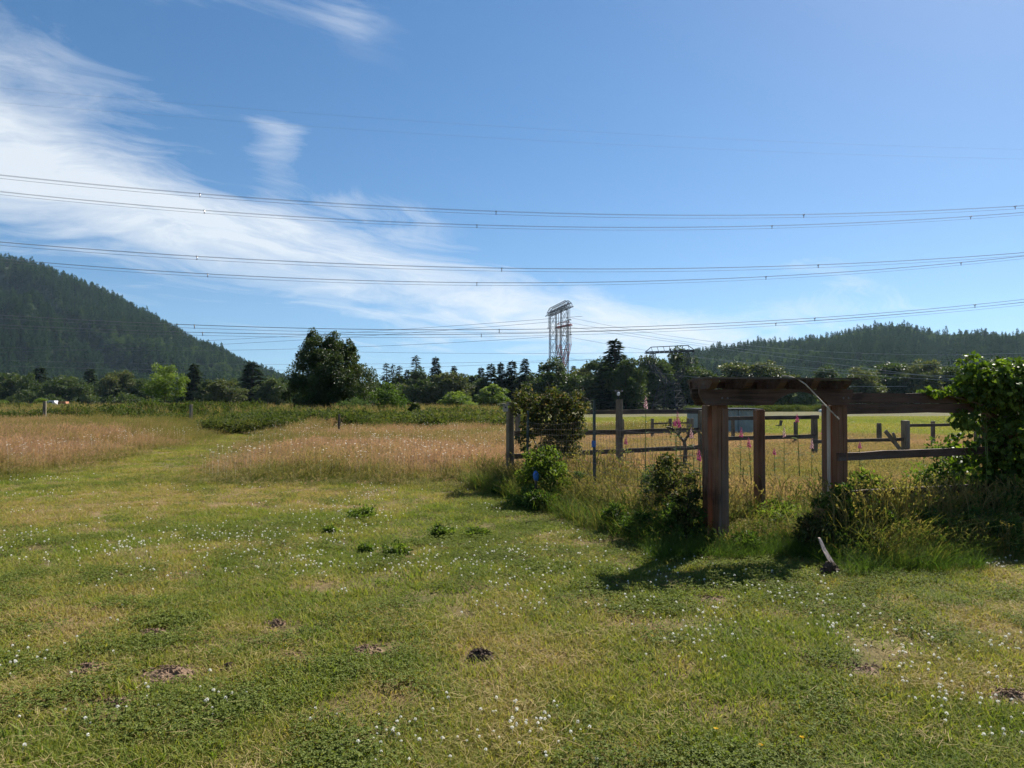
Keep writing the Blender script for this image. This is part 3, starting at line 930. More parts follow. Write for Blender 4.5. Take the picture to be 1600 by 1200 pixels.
# ---- bramble field
def leaf_mound(seed, n, R, H, leaf, flat=0.6):
    rg = RS(seed); m = MB()
    ph = rg.random(n) * 2 * pi; ct = rg.random(n) ** flat
    st = np.sqrt(1 - ct ** 2); rr = rg.uniform(0.45, 1.08, n) ** 0.5
    lump = 0.8 + 0.4 * vnoise(ph * 2 + seed, ct * 4, seed)
    D = np.stack([st * np.cos(ph), st * np.sin(ph), ct], 1)
    C = D * np.array([R, R, H]) * (rr * lump)[:, None]
    V, Fc, t = leafcards(C, D + rg.normal(0, 0.8, (n, 3)), D + rg.normal(0, 0.7, (n, 3)) + [0, 0, 0.6], rg.uniform(0.7, 1.3, n) * leaf, rg.uniform(0.5, 0.9, n) * leaf, rg.random(n))
    m.add(V, Fc, t)
    return m.mesh('leaf_mound')


brm_c = proto_collection('bramble_clump', [leaf_mound(180 + i, 480, 0.85, 0.8, 0.11) for i in range(4)], M['bramble'])
n0 = 7200
Y = np.sqrt(rg.uniform(36 ** 2, 92 ** 2, n0)); X = rg.uniform(-0.95, 0.06, n0) * Y
tl, g, br = zones(X, Y)
k = ((br & (Y > 40)) | ((Y > 36) & (X > -15) & (X < 0.02 * Y) & (fbm(X * .25, Y * .25, 2, 5) > 0.38))) & (rg.random(n0) < 0.92)
X = X[k]; Y = Y[k]; n = len(X)
hh = 0.45 + 0.75 * fbm(X * 0.12, Y * 0.12, 3, 191) + 0.7 * np.clip(fbm(X * 0.5, Y * 0.5, 2, 195) - 0.5, 0, 1) - 0.05 * sstep(-14, -4, X)
b0 = gnd(235, 668); hh += 0.55 * np.exp(-((X - b0[0]) / 5) ** 2 - ((Y - 50) / 4) ** 2)
s = rg.uniform(0.8, 1.4, n)
scatter('bramble_thicket', 'sprawling green bramble thicket beyond the meadow', 'brambles', brm_c, np.stack([X, Y, gz(X, Y)], 1), rg.integers(0, 4, n), rg.random(n) * 6.28,
        np.stack([s, s, s * hh], 1), np.clip(fbm(X * 0.15, Y * 0.15, 3, 201) * 1.5 - 0.25 + rg.normal(0, 0.18, n), 0, 1))
# tall weeds and seeding grass over the brambles
X = rg.uniform(-0.95, -0.02, 4200); Y = rg.uniform(44, 88, 4200); X = X * Y; n = len(X)
scatter('bramble_weeds', 'tall seeding weeds standing up through the brambles', 'weeds', mead_c, np.stack([X, Y, gz(X, Y) + 0.15 + 0.45 * fbm(X * 0.12, Y * 0.12, 3, 191)], 1), rg.integers(0, 5, n), rg.random(n) * 6.28,
        rg.uniform(0.7, 1.5, n), rg.uniform(0.1, 0.55, n))
# short rough sward of the hay field behind the garden
X, Y = scatter_region(rg, 26000, 30, 75, 0.6, -0.05, 0.8)
tl, g, br = zones(X, Y); k = ~(tl | g | br); X = X[k]; Y = Y[k]; n = len(X)
scatter('hay_field_grass', 'short yellow-green grass of the field behind the garden', 'grass', lawn_c, np.stack([X, Y, gz(X, Y)], 1), rg.integers(0, 7, n), rg.random(n) * 6.28,
        rg.uniform(1.6, 3.0, n), np.clip(0.5 + 0.8 * (fbm(X * .1, Y * .25, 3, 41) - 0.5) + rg.normal(0, .1, n), 0, 1))

# ------------------------------------------------------------------ hills
def interp(pts, x):
    p = np.array(pts, float)
    return np.interp(x, p[:, 0], p[:, 1])


def hill(name, label, sil, Yr, Y0, u0, u1, seed, treeh, spacing, label_f, gully=None, mixdec=0.2):
    us = np.linspace(u0, u1, 150)
    ts = np.linspace(0, 1.45, 70)

    def height(u, t):
        px = 800 + u * F
        ysil = interp(sil, px)
        yr = Yr * (1 + 0.0 * u)
        H = (622 - ysil) / F * yr + CAMH + 4.5 - treeh * 0.75
        H = np.maximum(H, 3)
        prof = np.where(t < 1, (1 - np.cos(np.clip(t, 0, 1) * pi)) / 2 * 0.55 + 0.45 * np.clip(t, 0, 1), 1 - (t - 1) * 0.9)
        Y = Y0 + (yr - Y0) * t
        nz = (fbm(u * 14 + seed, t * 4.2, 4, seed) - 0.5) * 0.42 * np.clip(4 * t * (1 - np.clip(t, 0, 1)), 0, 1)
        h = H * (prof + nz)
        if gully is not None:
            h = h - gully(u, t) * H
        return -5.0 + h, Y
    U, Tt = np.meshgrid(us, ts)
    Z, Y = height(U, Tt)
    X = U * Y
    nu, nt = len(us), len(ts)
    i = np.arange(nt - 1)[:, None] * nu + np.arange(nu - 1)[None]
    Q = np.stack([i, i + 1, i + nu + 1, i + nu], -1).reshape(-1, 4)
    me = raw_mesh(name, np.stack([X, Y, Z], -1).reshape(-1, 3), [Q], None, True)
    tag(link(name, me, M_HILL), label, kind='structure')
    rg = RS(seed)
    area = (u1 - u0) * (Yr + Y0) / 2 * (Yr - Y0) * 1.1
    n = int(area / spacing ** 2)
    u = rg.uniform(u0, u1, n); t = np.sqrt(rg.uniform((Y0 / Yr) ** 2, 1.08 ** 2, n)); t = (t * Yr - Y0) / (Yr - Y0)
    z, y = height(u, t)
    x = u * y
    dec = fbm(x * 0.006, y * 0.006, 3, seed + 5) + 0.25 * (fbm(x * 0.03, y * 0.03, 2, seed + 8) - .5)
    isd = (dec > np.quantile(dec, 1 - mixdec)) & (rg.random(n) < 0.85)
    pick = np.where(isd, rg.integers(4, 6, n), rg.integers(0, 4, n))
    s = rg.uniform(0.72, 1.15, n) * np.where(isd, 0.72, 1.0) * treeh / 30
    s = s * (1 + 0.25 * (rg.random(n) < 0.06))
    it = np.where(isd, rg.uniform(0.5, 1, n), np.clip(rg.normal(0.26, 0.2, n) + 0.35 * (dec - 0.5), 0, 1))
    scatter(name + '_forest', label_f, 'forest', HILL_C, np.stack([x, y, z - 1], 1), pick, rg.random(n) * 6.28, s, it)


M_HILL = plain_mat('hillside_soil', (0.035, 0.05, 0.025), 0.95, 0, 0.3, 0.02)


def conifer(seed, H, R, whorls, nb, per, leaf, lw, droop=0.35, base=0.06, top=0.02):
    """returns trunk MB, crown MB"""
    rg = RS(seed)
    tr = MB(); tr.tube([[0, 0, -0.3], [0.02 * R, 0, H * 0.5], [0, 0, H * 0.985]], [H * 0.014 + 0.08, H * 0.009 + 0.03, 0.02], 6)
    cr = MB(); C = []; D = []; Nn = []; L = []; T = []
    for wi in range(whorls):
        t = base + (1 - base) * (wi + rg.random() * 0.6) / whorls
        z0 = H * t
        rl = R * ((1 - t) ** 0.85 + top) * rg.uniform(0.72, 1.15)
        for b in range(max(3, int(nb * (1 - 0.5 * t)))):
            a = rg.random() * 2 * pi; ln = rl * rg.uniform(0.55, 1.12)
            dirn = np.array([cos(a), sin(a), 0])
            for j in range(per):
                f = (j + rg.uniform(0.2, 1.0)) / per
                p = dirn * ln * f + np.array([0, 0, z0 - droop * ln * f * f + rg.normal(0, 0.02 * H * 0.3)])
                sd = rg.choice([-1, 1]) * 0.7
                C.append(p); D.append([cos(a + sd) , sin(a + sd), -0.25 + rg.normal(0, 0.25)]); Nn.append([rg.normal(0, .35), rg.normal(0, .35), 1])
                L.append(leaf * rg.uniform(0.7, 1.3) * (0.55 + 0.6 * (1 - t))); T.append(rg.random())
    # leader
    for j in range(6):
        a = rg.random() * 6.28
        C.append([0, 0, H * (0.93 + 0.012 * j)]); D.append([0.4 * cos(a), 0.4 * sin(a), 1]); Nn.append([cos(a + 1.5), sin(a + 1.5), 0]); L.append(leaf * 0.5); T.append(0.5)
    V, Fc, t = leafcards(np.array(C), np.array(D, float), np.array(Nn, float), np.array(L), np.array(L) * lw, np.array(T))
    cr.add(V, Fc, t)
    return tr, cr


def broadleaf(seed, H, Wd, base, nclump, per, leaf, trunk_r, clump=0.2, upright=0.0, droopy=0.0, topw=1.0, shape='simple'):
    rg = RS(seed)
    cz = base + (H - base) * 0.5; rz = (H - base) * 0.5; rx = Wd * 0.5
    cl = []
    while len(cl) < nclump:
        d = unit(rg.normal(0, 1, 3)); r = rg.random() ** 0.42
        p = d * r
        wz = 1.0 - 0.35 * max(0, p[2]) * (2 - topw) - 0.12 * max(0, -p[2])
        cl.append([p[0] * rx * wz * rg.uniform(0.8, 1.1), p[1] * rx * wz * rg.uniform(0.8, 1.1), cz + p[2] * rz * rg.uniform(0.85, 1.08), r])
    cl = np.array(cl)
    tr = MB()
    fork = base + (H - base) * 0.22
    tr.tube([[0, 0, -0.2], [0.03 * Wd * rg.normal(), 0.02 * Wd * rg.normal(), fork * 0.6], [0, 0, fork], [0.0, 0, H * 0.72]], [trunk_r * 1.25, trunk_r, trunk_r * 0.85, trunk_r * 0.25], 7)
    for i in rg.choice(nclump, min(nclump, 12), False):
        e = cl[i, :3]; z0 = rg.uniform(fork * 0.6, H * 0.5)
        mid = np.array([e[0] * 0.45, e[1] * 0.45, z0 + (e[2] - z0) * 0.6])
        tr.tube([[0, 0, z0], mid, e], [trunk_r * 0.45, trunk_r * 0.28, trunk_r * 0.07], 5)
    cr = MB()
    for i in range(nclump):
        R = Wd * clump * rg.uniform(0.55, 1.25) * (0.75 + 0.3 * (1 - cl[i, 3]))
        m = max(6, int(per * rg.uniform(0.6, 1.3)))
        d = unit(rg.normal(0, 1, (m, 3))); rr = rg.random(m) ** 0.45
        C = cl[i, :3] + d * (rr * R)[:, None] * np.array([1, 1, 0.75 + upright])
        D = d + rg.normal(0, 0.6, (m, 3)) + np.array([0, 0, -droopy])
        N_ = d * 0.6 + rg.normal(0, 0.6, (m, 3)) + np.array([0, 0, 0.7])
        lt = np.clip(rg.normal(0.4, 0.25) + rg.normal(0, 0.18, m), 0, 1)
        V, Fc, t = leafcards(C, D, N_, leaf * rg.uniform(0.6, 1.35, m), leaf * rg.uniform(0.4, 0.8, m), lt, 0.25, shape)
        cr.add(V, Fc, t)
    return tr, cr


HILL_C = proto_collection('hill_tree', [conifer(300 + i, 30, 5.4, 16, 8, 3, 4.0, 0.6, 0.45)[1].mesh('hill_conifer') for i in range(4)] +
                          [broadleaf(310 + i, 26, 17, 2, 24, 22, 2.4, 0.3, 0.17)[1].mesh('hill_broadleaf') for i in range(2)], M['hillforest'])
silL = [(-500, 300), (-200, 345), (0, 398), (60, 412), (110, 432), (160, 452), (210, 484), (260, 506), (310, 533), (345, 545), (372, 562), (402, 575), (440, 590), (480, 616), (560, 625)]


def gullyL(u, t):
    # ravine running down to the right across the face
    px = 800 + u * F
    tc = 0.62 - (px - 70) / 190 * 0.42
    return 0.34 * np.exp(-((t - tc) / 0.085) ** 2) * sstep(-60, 60, px) * (1 - sstep(230, 330, px))


hill('wooded_hill', 'steep dark wooded hillside sloping down from the far edge of the meadow', silL, 2000, 1050, -1.05, -0.26, 7, 30, 10.2,
     'dense dark conifers covering the steep hill behind the bramble field', gullyL, 0.13)
silR = [(900, 622), (960, 600), (1040, 570), (1075, 552), (1110, 544), (1150, 540), (1200, 534), (1250, 531), (1300, 525), (1340, 515), (1380, 508), (1410, 507), (1440, 514), (1470, 521), (1500, 519), (1560, 521), (1620, 522), (1800, 530), (2200, 520)]
hill('far_ridge', 'long low wooded ridge behind the garden arbor', silR, 1750, 850, 0.10, 1.05, 23, 25, 9.8,
     'mixed conifers and broadleaf trees covering the long ridge behind the arbor', None, 0.55)

# ------------------------------------------------------------------ trees along the far edge of the field
CON = []
for i in range(5):
    t_, c_ = conifer(400 + i, 24, 3.4 + 0.5 * (i % 3), 34, 12, 6, 1.7, 0.5, 0.4, 0.03)
    CON.append((t_.mesh('trunk'), c_.mesh('crown')))
SPIRE = []
for i in range(2):
    t_, c_ = conifer(420 + i, 24, 2.3, 26, 8, 5, 1.5, 0.45, 0.35, 0.15)
    SPIRE.append((t_.mesh('trunk'), c_.mesh('crown')))
BRD = []
for i in range(5):
    t_, c_ = broadleaf(440 + i, 18, 15 + i % 3, 0.3, 90, 110, 0.85, 0.32, 0.14, 0.1, 0, 0.85)
    BRD.append((t_.mesh('trunk'), c_.mesh('crown')))


def far_tree(kind, px, top, Y, wpx, mat, name, label, i=0, base=None, group='trees along the far edge of the field'):
    src = {'c': CON, 's': SPIRE, 'b': BRD}[kind]
    X = (px - 800) / F * Y
    Z0 = gzf(X, Y)
    H = at(px, top, Y)[2] - Z0
    W0 = {'c': 8.0, 's': 4.8, 'b': 15.5}[kind]; H0 = {'c': 24, 's': 24, 'b': 18}[kind]
    Wm = wpx / F * Y
    e = thing(name, label, 'tree', (X, Y, Z0), (px * 2.39) % 6.28, group)
    e.scale = (Wm / W0, Wm / W0, H / H0)
    t, c = src[i % len(src)]
    link('trunk', t, M['bark'], e)
    o = link('crown', c, None, e)
    if len(c.materials) == 0:
        c.materials.append(M[mat])
    o.material_slots[0].link = 'OBJECT'
    o.material_slots[0].material = M[mat]
    return e


TREES = [
 # foot of the hill, left
 ('b', 20, 584, 330, 60, 'broad', 'broadleaf_tree', 'dark rounded tree at the foot of the hill by the photo\'s left edge', 0),
 ('c', 62, 574, 350, 34, 'conifer', 'conifer_tree', 'dark conifer at the hill foot straight behind the leftmost field post', 1),
 ('b', 104, 588, 320, 58, 'broad', 'broadleaf_tree', 'low dark tree at the hill foot just right of the leftmost field post', 2),
 ('c', 140, 577, 340, 30, 'conifer', 'conifer_tree', 'dark conifer at the hill foot midway between leftmost post and light green tree', 2),
 ('b', 183, 576, 300, 46, 'olive', 'broadleaf_tree', 'brownish olive tree to the left of the light green tree', 3),
 ('b', 222, 596, 300, 40, 'broad', 'broadleaf_tree', 'low dark tree hidden behind the light green tree\'s left side', 4),
 ('c', 303, 569, 250, 36, 'conifer', 'conifer_tree', 'dark pointed conifer just right of the light green tree', 3),
 ('b', 326, 594, 240, 36, 'broad', 'broadleaf_tree', 'small dark tree touching the conifer beside the light green tree', 0),
 ('b', 350, 590, 230, 52, 'olive', 'broadleaf_tree', 'mid green rounded tree between two dark conifers below the hill', 1),
 ('c', 395, 566, 260, 46, 'conifer', 'conifer_tree', 'broad dark conifer under the low end of the hill', 4),
 ('b', 426, 592, 250, 44, 'broad', 'broadleaf_tree', 'dark tree close to the big dark tree\'s left side', 2),
 # between the big dark tree and the fence
 ('s', 604, 568, 270, 20, 'conifer', 'conifer_tree', 'thin spire conifer, first of three just right of the big dark tree', 0),
 ('s', 614, 569, 285, 15, 'conifer', 'conifer_tree', 'sparse spire conifer, middle of three just right of the big dark tree', 1),
 ('s', 624, 572, 275, 18, 'conifer', 'conifer_tree', 'thin spire conifer, last of three just right of the big dark tree', 0),
 ('b', 634, 598, 270, 44, 'olive', 'broadleaf_tree', 'dull scrubby tree below the three thin spire conifers', 3),
 ('s', 650, 556, 265, 24, 'conifer', 'conifer_tree', 'tall ragged spire conifer, taller of the two rising over rounded trees', 1),
 ('b', 656, 581, 250, 46, 'broad', 'broadleaf_tree', 'dark rounded tree in front of the ragged spire conifer', 4),
 ('c', 681, 558, 275, 26, 'conifer', 'conifer_tree', 'tall dense conifer right of the ragged spire conifer', 0),
 ('b', 700, 578, 250, 58, 'olive', 'broadleaf_tree', 'brownish broad tree in front of the dense tall conifer', 1),
 ('c', 724, 584, 280, 24, 'conifer', 'conifer_tree', 'short dark conifer to the right of the brownish broad tree', 2),
 ('c', 738, 588, 285, 24, 'conifer', 'conifer_tree', 'short dark conifer left of the light green rounded tree', 3),
 ('b', 752, 592, 270, 36, 'broad', 'broadleaf_tree', 'dark bushy tree in the gap left of the row of tall conifers', 2),
 ('c', 767, 569, 270, 30, 'conifer', 'conifer_tree', 'tall dark conifer, leftmost of the close row left of the lattice pylon', 4),
 ('c', 783, 567, 265, 26, 'conifer', 'conifer_tree', 'tall dark conifer, second in the close row left of the pylon', 0),
 ('c', 800, 564, 268, 30, 'conifer', 'conifer_tree', 'tall dark conifer, third in the close row left of the pylon', 1),
 ('c', 820, 561, 262, 26, 'conifer', 'conifer_tree', 'tall dark conifer, tallest and last of the close row left of the pylon', 2),
 ('b', 770, 601, 190, 44, 'light', 'broadleaf_tree', 'light green rounded tree in front of the row of dark conifers', 0),
 ('b', 833, 586, 280, 40, 'broad', 'broadleaf_tree', 'dark tree between the conifer row and the pylon', 3),
 ('b', 866, 566, 236, 70, 'broad', 'broadleaf_tree', 'broad dark tree hiding the legs of the tallest pylon', 4),
 ('c', 846, 571, 290, 22, 'conifer', 'conifer_tree', 'slim dark conifer just left of the tallest pylon', 1),
 ('c', 896, 572, 295, 22, 'conifer', 'conifer_tree', 'slim dark conifer just right of the tallest pylon', 2),
 ('c', 710, 572, 300, 22, 'conifer', 'conifer_tree', 'slim conifer rising behind the brownish broad tree', 4),
 ('c', 752, 574, 290, 22, 'conifer', 'conifer_tree', 'slim conifer at the left end of the close conifer row', 0),
 ('c', 636, 578, 300, 20, 'conifer', 'conifer_tree', 'small conifer between the thin spires and the ragged spire', 2),
 ('b', 910, 571, 290, 52, 'olive', 'broadleaf_tree', 'olive tree just right of the tallest pylon', 0),
 ('b', 934, 556, 270, 56, 'broad', 'broadleaf_tree', 'tall dark rounded tree leaning on the highest pointed conifer', 1),
 ('c', 961, 531, 240, 56, 'conifer', 'conifer_tree', 'highest pointed conifer on the tree line, right of the pylons', 3),
 ('b', 978, 560, 236, 52, 'broad', 'broadleaf_tree', 'dark leafy tree in front of the highest conifer', 2),
 ('b', 1020, 553, 300, 66, 'broad', 'broadleaf_tree', 'dark rounded tree behind the short wide pylon, its nearer half', 3),
 ('b', 1060, 551, 310, 76, 'broad', 'broadleaf_tree', 'large dark tree behind the short wide pylon, its far half', 4),
 ('b', 1106, 580, 300, 56, 'broad', 'broadleaf_tree', 'dark tree peeping over the left end of the arbor', 0),
 ('b', 1150, 562, 310, 82, 'olive', 'broadleaf_tree', 'olive broad tree rising behind the arbor\'s left half', 1),
 ('b', 1200, 566, 300, 64, 'olive', 'broadleaf_tree', 'olive broad tree rising behind the arbor\'s right half', 2),
 ('b', 1244, 590, 215, 70, 'hazed_tree', 'broadleaf_tree', 'grey green trees seen through the arbor\'s arched cut-out', 3),
 ('b', 1292, 578, 300, 60, 'broad', 'broadleaf_tree', 'dark tree behind the arbor\'s right end', 4),
 ('b', 1347, 575, 290, 62, 'olive', 'broadleaf_tree', 'olive tree above the left part of the double top rail', 0),
 ('b', 1400, 562, 310, 74, 'broad', 'broadleaf_tree', 'dark tree above the middle of the double top rail', 1),
 ('b', 1446, 563, 300, 60, 'olive', 'broadleaf_tree', 'dull olive tree left of the climbing vine', 2),
 ('b', 1492, 568, 300, 64, 'broad', 'broadleaf_tree', 'dark tree right behind the climbing vine\'s left shoots', 3),
 ('b', 1560, 566, 300, 84, 'broad', 'broadleaf_tree', 'dark tree mostly hidden by the climbing vine', 4),
]
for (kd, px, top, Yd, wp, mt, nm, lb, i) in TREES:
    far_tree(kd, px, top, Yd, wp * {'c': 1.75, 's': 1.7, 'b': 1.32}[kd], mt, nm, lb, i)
for px, top, Yd, wp, mt, lb in [(712, 612, 150, 52, 'light', 'pale green spreading bush at the left of the far scrub'), (735, 628, 140, 40, 'light', 'low pale green bush beside the spreading one'),
                                (790, 628, 160, 40, 'olive', 'low bush in front of the conifer row'), (6, 624, 120, 26, 'light', 'small pale bush at the photo\'s left edge above the brambles'), (66, 621, 130, 30, 'light', 'small pale bush behind the leftmost field post')]:
    far_tree('b', px, top, Yd, wp, mt, 'scrub_bush', lb, int(px) % 5, group='bushes at the edge of the scrub')
# dark understorey closing the base of the tree line
und_c = proto_collection('understorey', [broadleaf(470 + i, 5, 7, 0, 30, 40, 0.6, 0.1, 0.2)[1].mesh('understorey') for i in range(3)], M['broad'])
n = 330
u = RS(5).uniform(-0.85, 0.85, n); Y = np.where(u > 0.1, RS(6).uniform(315, 345, n), RS(6).uniform(285, 330, n)); X = u * Y
scatter('understorey', 'dark low undergrowth along the base of the tree line', 'undergrowth', und_c, np.stack([X, Y, gz(X, Y)], 1), RS(7).integers(0, 3, n), RS(8).random(n) * 6.28,
        RS(9).uniform(0.8, 1.7, n), RS(3).random(n))
n = 170
r_ = RS(31); u = np.where(r_.random(n) < 0.6, r_.uniform(-0.20, 0.08, n), r_.uniform(-0.8, 0.8, n)); Y = r_.uniform(325, 350, n); X = u * Y
scatter('far_wood', 'dark mass of woodland closing the gaps behind the tree line', 'wood', und_c, np.stack([X, Y, gz(X, Y)], 1), r_.integers(0, 3, n), r_.random(n) * 6.28,
        np.stack([r_.uniform(1.3, 2.2, n), r_.uniform(1.3, 2.2, n), r_.uniform(2.2, 3.1, n)], 1), r_.random(n))
# rough strip at the end of the hay field
n = 900
u = RS(15).uniform(0.24, 0.75, n); Y = RS(16).uniform(170, 205, n); X = u * Y
scatter('field_edge_scrub', 'rough weedy strip along the far end of the hay field', 'scrub', brm_c, np.stack([X, Y, gz(X, Y)], 1), RS(17).integers(0, 4, n), RS(18).random(n) * 6.28,
        RS(19).uniform(1.0, 2.0, n), RS(20).random(n))

# ---- the big dark tree, the bushes beside it, the light green tree
def near_tree(name, label, cat, X, Y, tr, cr, mat, group=None, rz=0):
    e = thing(name, label, cat, (X, Y, gzf(X, Y)), rz, group)
    tr.build('trunk', M['bark'], e)
    cr.build('crown', mat, e)
    return e


Yt = 60.0; Xt = (515 - 800) / F * Yt
tr, cr = broadleaf(500, 7.0, 7.2, 0.0, 165, 200, 0.17, 0.24, 0.115, 0.12, 0.2, 0.72)
for (sd, h_, w_, b_, ox, nc_) in [(501, 7.4, 3.4, 4.0, -1.0, 34), (502, 7.2, 2.2, 4.6, 0.4, 20), (503, 5.9, 4.4, 0.2, 1.9, 52), (504, 4.6, 3.4, 0.1, -2.2, 34), (505, 6.6, 1.4, 4.8, 1.6, 10), (506, 7.55, 0.9, 5.6, -1.5, 8)]:
    t2, c2 = broadleaf(sd, h_, w_, b_, nc_, 120, 0.16, 0.04, 0.15, 0.3, 0, 0.6)
    cr.add(np.concatenate(c2.V) + np.array([ox, 0, 0]), [np.concatenate(c2.F[3])], np.concatenate(c2.T))
near_tree('dark_tree', 'big dark bushy tree standing alone in front of the brambles', 'tree', Xt, Yt, tr, cr, M['hawthorn'])
for px, top, Yd, wd, mt, lb, sd in [(608, 594, 57, 66, 'shrub', 'upright dark green shrub at the right of the big dark tree', 3),
                                   (556, 622, 55, 78, 'bush_grey', 'grey-green bush at the right foot of the big dark tree', 4),
                                   (648, 630, 44, 24, 'hawthorn', 'small spiky dark fir sapling right of the big tree', 5)]:
    X0 = (px - 800) / F * Yd; H = at(px, top, Yd)[2] - gzf(X0, Yd)
    tr, cr = broadleaf(510 + sd, H, wd / F * Yd, 0.0, 60, 90, 0.14, 0.06, 0.16, 0.15, 0, 0.6)
    near_tree('shrub', lb, 'shrub', X0, Yd, tr, cr, M[mt])
for i, (px, Yd, wd, top, mt, lb) in enumerate([
    (470, 55, 66, 636, 'shrub', 'dark bush at the left foot of the big dark tree'),
    (584, 42, 62, 657, 'bush_grey', 'rough green bush in the scrub below the upright shrub'),
    (690, 43, 64, 657, 'shrub', 'green bush in the scrub right of the low dark bush'),
    (736, 47, 60, 650, 'olive', 'olive bush in the scrub below the pale spreading bush'),
    (772, 40, 46, 664, 'bush_grey', 'small bush in the scrub left of the fence corner post'),
    (500, 44, 60, 660, 'shrub', 'low bush left of the thin dark post'),
    (230, 50, 120, 630, 'shrub', 'broad dark bramble mound in the left meadow edge'),
    (400, 52, 70, 636, 'olive', 'olive bush between the leaning post and the big dark tree')]):
    xb = (px - 800) / F * Yd; hb = at(px, top, Yd)[2] - gzf(xb, Yd)
    tr, cr = broadleaf(550 + i, hb, wd / F * Yd, -0.1, 46, 80, 0.12, 0.03, 0.17, 0, 0, 0.9)
    near_tree('scrub_bush', lb, 'shrub', xb, Yd, tr, cr, M[mt])
X0 = (655 - 800) / F * 40; 
tr, cr = broadleaf(520, 0.95, 1.9, 0.0, 40, 120, 0.09, 0.04, 0.2, 0, 0, 0.9)
near_tree('shrub', 'low dark bush at the front of the scrub, below the small sapling', 'shrub', X0, 40, tr, cr, M['hawthorn'])
Yt = 85.0; Xt = (258 - 800) / F * Yt
tr, cr = broadleaf(530, at(258, 567, Yt)[2] - gzf(Xt, Yt), 5.0, 1.4, 70, 85, 0.2, 0.10, 0.13, 0.1, 0, 0.95)
near_tree('light_green_tree', 'airy light green tree standing in front of the wooded hill', 'tree', Xt, Yt, tr, cr, M['light'])

# ------------------------------------------------------------------ pylons
def member(mb, a, b, r):
    mb.tube([a, b], r, 4, 0.5, False)


def lattice(mb, b4, t4, n, rl, rb):
    b4 = np.array(b4, float); t4 = np.array(t4, float)
    lv = [b4 + (t4 - b4) * f for f in np.linspace(0, 1, n + 1)]
    for j in range(4):
        member(mb, b4[j], t4[j], rl)
    for i in range(n):
        for j in range(4):
            k = (j + 1) % 4
            member(mb, lv[i][j], lv[i + 1][k], rb); member(mb, lv[i][k], lv[i + 1][j], rb)
            member(mb, lv[i + 1][j], lv[i + 1][k], rb)


def sq(cx, cy, z, wx, wy):
    return [[cx - wx / 2, cy - wy / 2, z], [cx + wx / 2, cy - wy / 2, z], [cx + wx / 2, cy + wy / 2, z], [cx - wx / 2, cy + wy / 2, z]]


def insulator(e, p, L):
    m = MB()
    m.tube([p, [p[0], p[1], p[2] - L]], 0.07, 5)
    for i in range(6):
        z = p[2] - L * (0.15 + 0.13 * i)
        m.tube([[p[0], p[1], z], [p[0], p[1], z - 0.12]], 0.14, 6)
    m.box([p[0], p[1], p[2] - L], (0.3, 0.9, 0.25))
    m.build('insulator', M['insul'], e)


def portal_pylon(label, X, Y, rz, H):
    e = thing('portal_pylon', label, 'pylon', (X, Y, gzf(X, Y)), rz)
    for sx in (-8, 8):
        c = MB()
        lattice(c, sq(sx, 0, 12, 2.2, 2.6), sq(sx, 0, H - 2.6, 1.9, 2.3), 5, 0.085, 0.062)
        c.build('column', M['galv'], e)
        g = MB()
        lattice(g, sq(sx * 1.12, 0, -0.5, 4.4, 8.0), sq(sx, 0, 12, 2.2, 2.6), 2, 0.10, 0.055)
        g.build('leg_frame', M['galv'], e)
    b = MB()
    lattice(b, [[-15.3, -1.2, H - 2.6], [-15.3, 1.2, H - 2.6], [-15.3, 0.5, H - 1.4], [-15.3, -0.5, H - 1.4]],
            [[15.3, -1.2, H - 2.6], [15.3, 1.2, H - 2.6], [15.3, 0.5, H - 1.4], [15.3, -0.5, H - 1.4]], 9, 0.09, 0.05)
    for a, c_ in ((-15.3, -11), (-11, 11), (11, 15.3)):
        za, zc = (H - 1.4 if abs(a) > 12 else H), (H - 1.4 if abs(c_) > 12 else H)
        for y in (-.5, .5): member(b, [a, y, za], [c_, y, zc], 0.12)
    for x in np.linspace(-11, 11, 12):
        for y in (-.5, .5): member(b, [x, y, H], [x + .8, y * 2.4, H - 2.6], 0.075)
    b.build('cross_beam', M['galv'], e)
    br = MB()
    for y in (-1.1, 1.1):
        member(br, [-7, y, 12], [7, y, 24], 0.10); member(br, [7, y, 12], [-7, y, 24], 0.10); member(br, [-7, y, 12], [7, y, 12], 0.1)
    br.build('brace', M['galv'], e)
    for x in (-15, 0, 15):
        insulator(e, [x, 0, H - 2.6], 4.4)
    return e


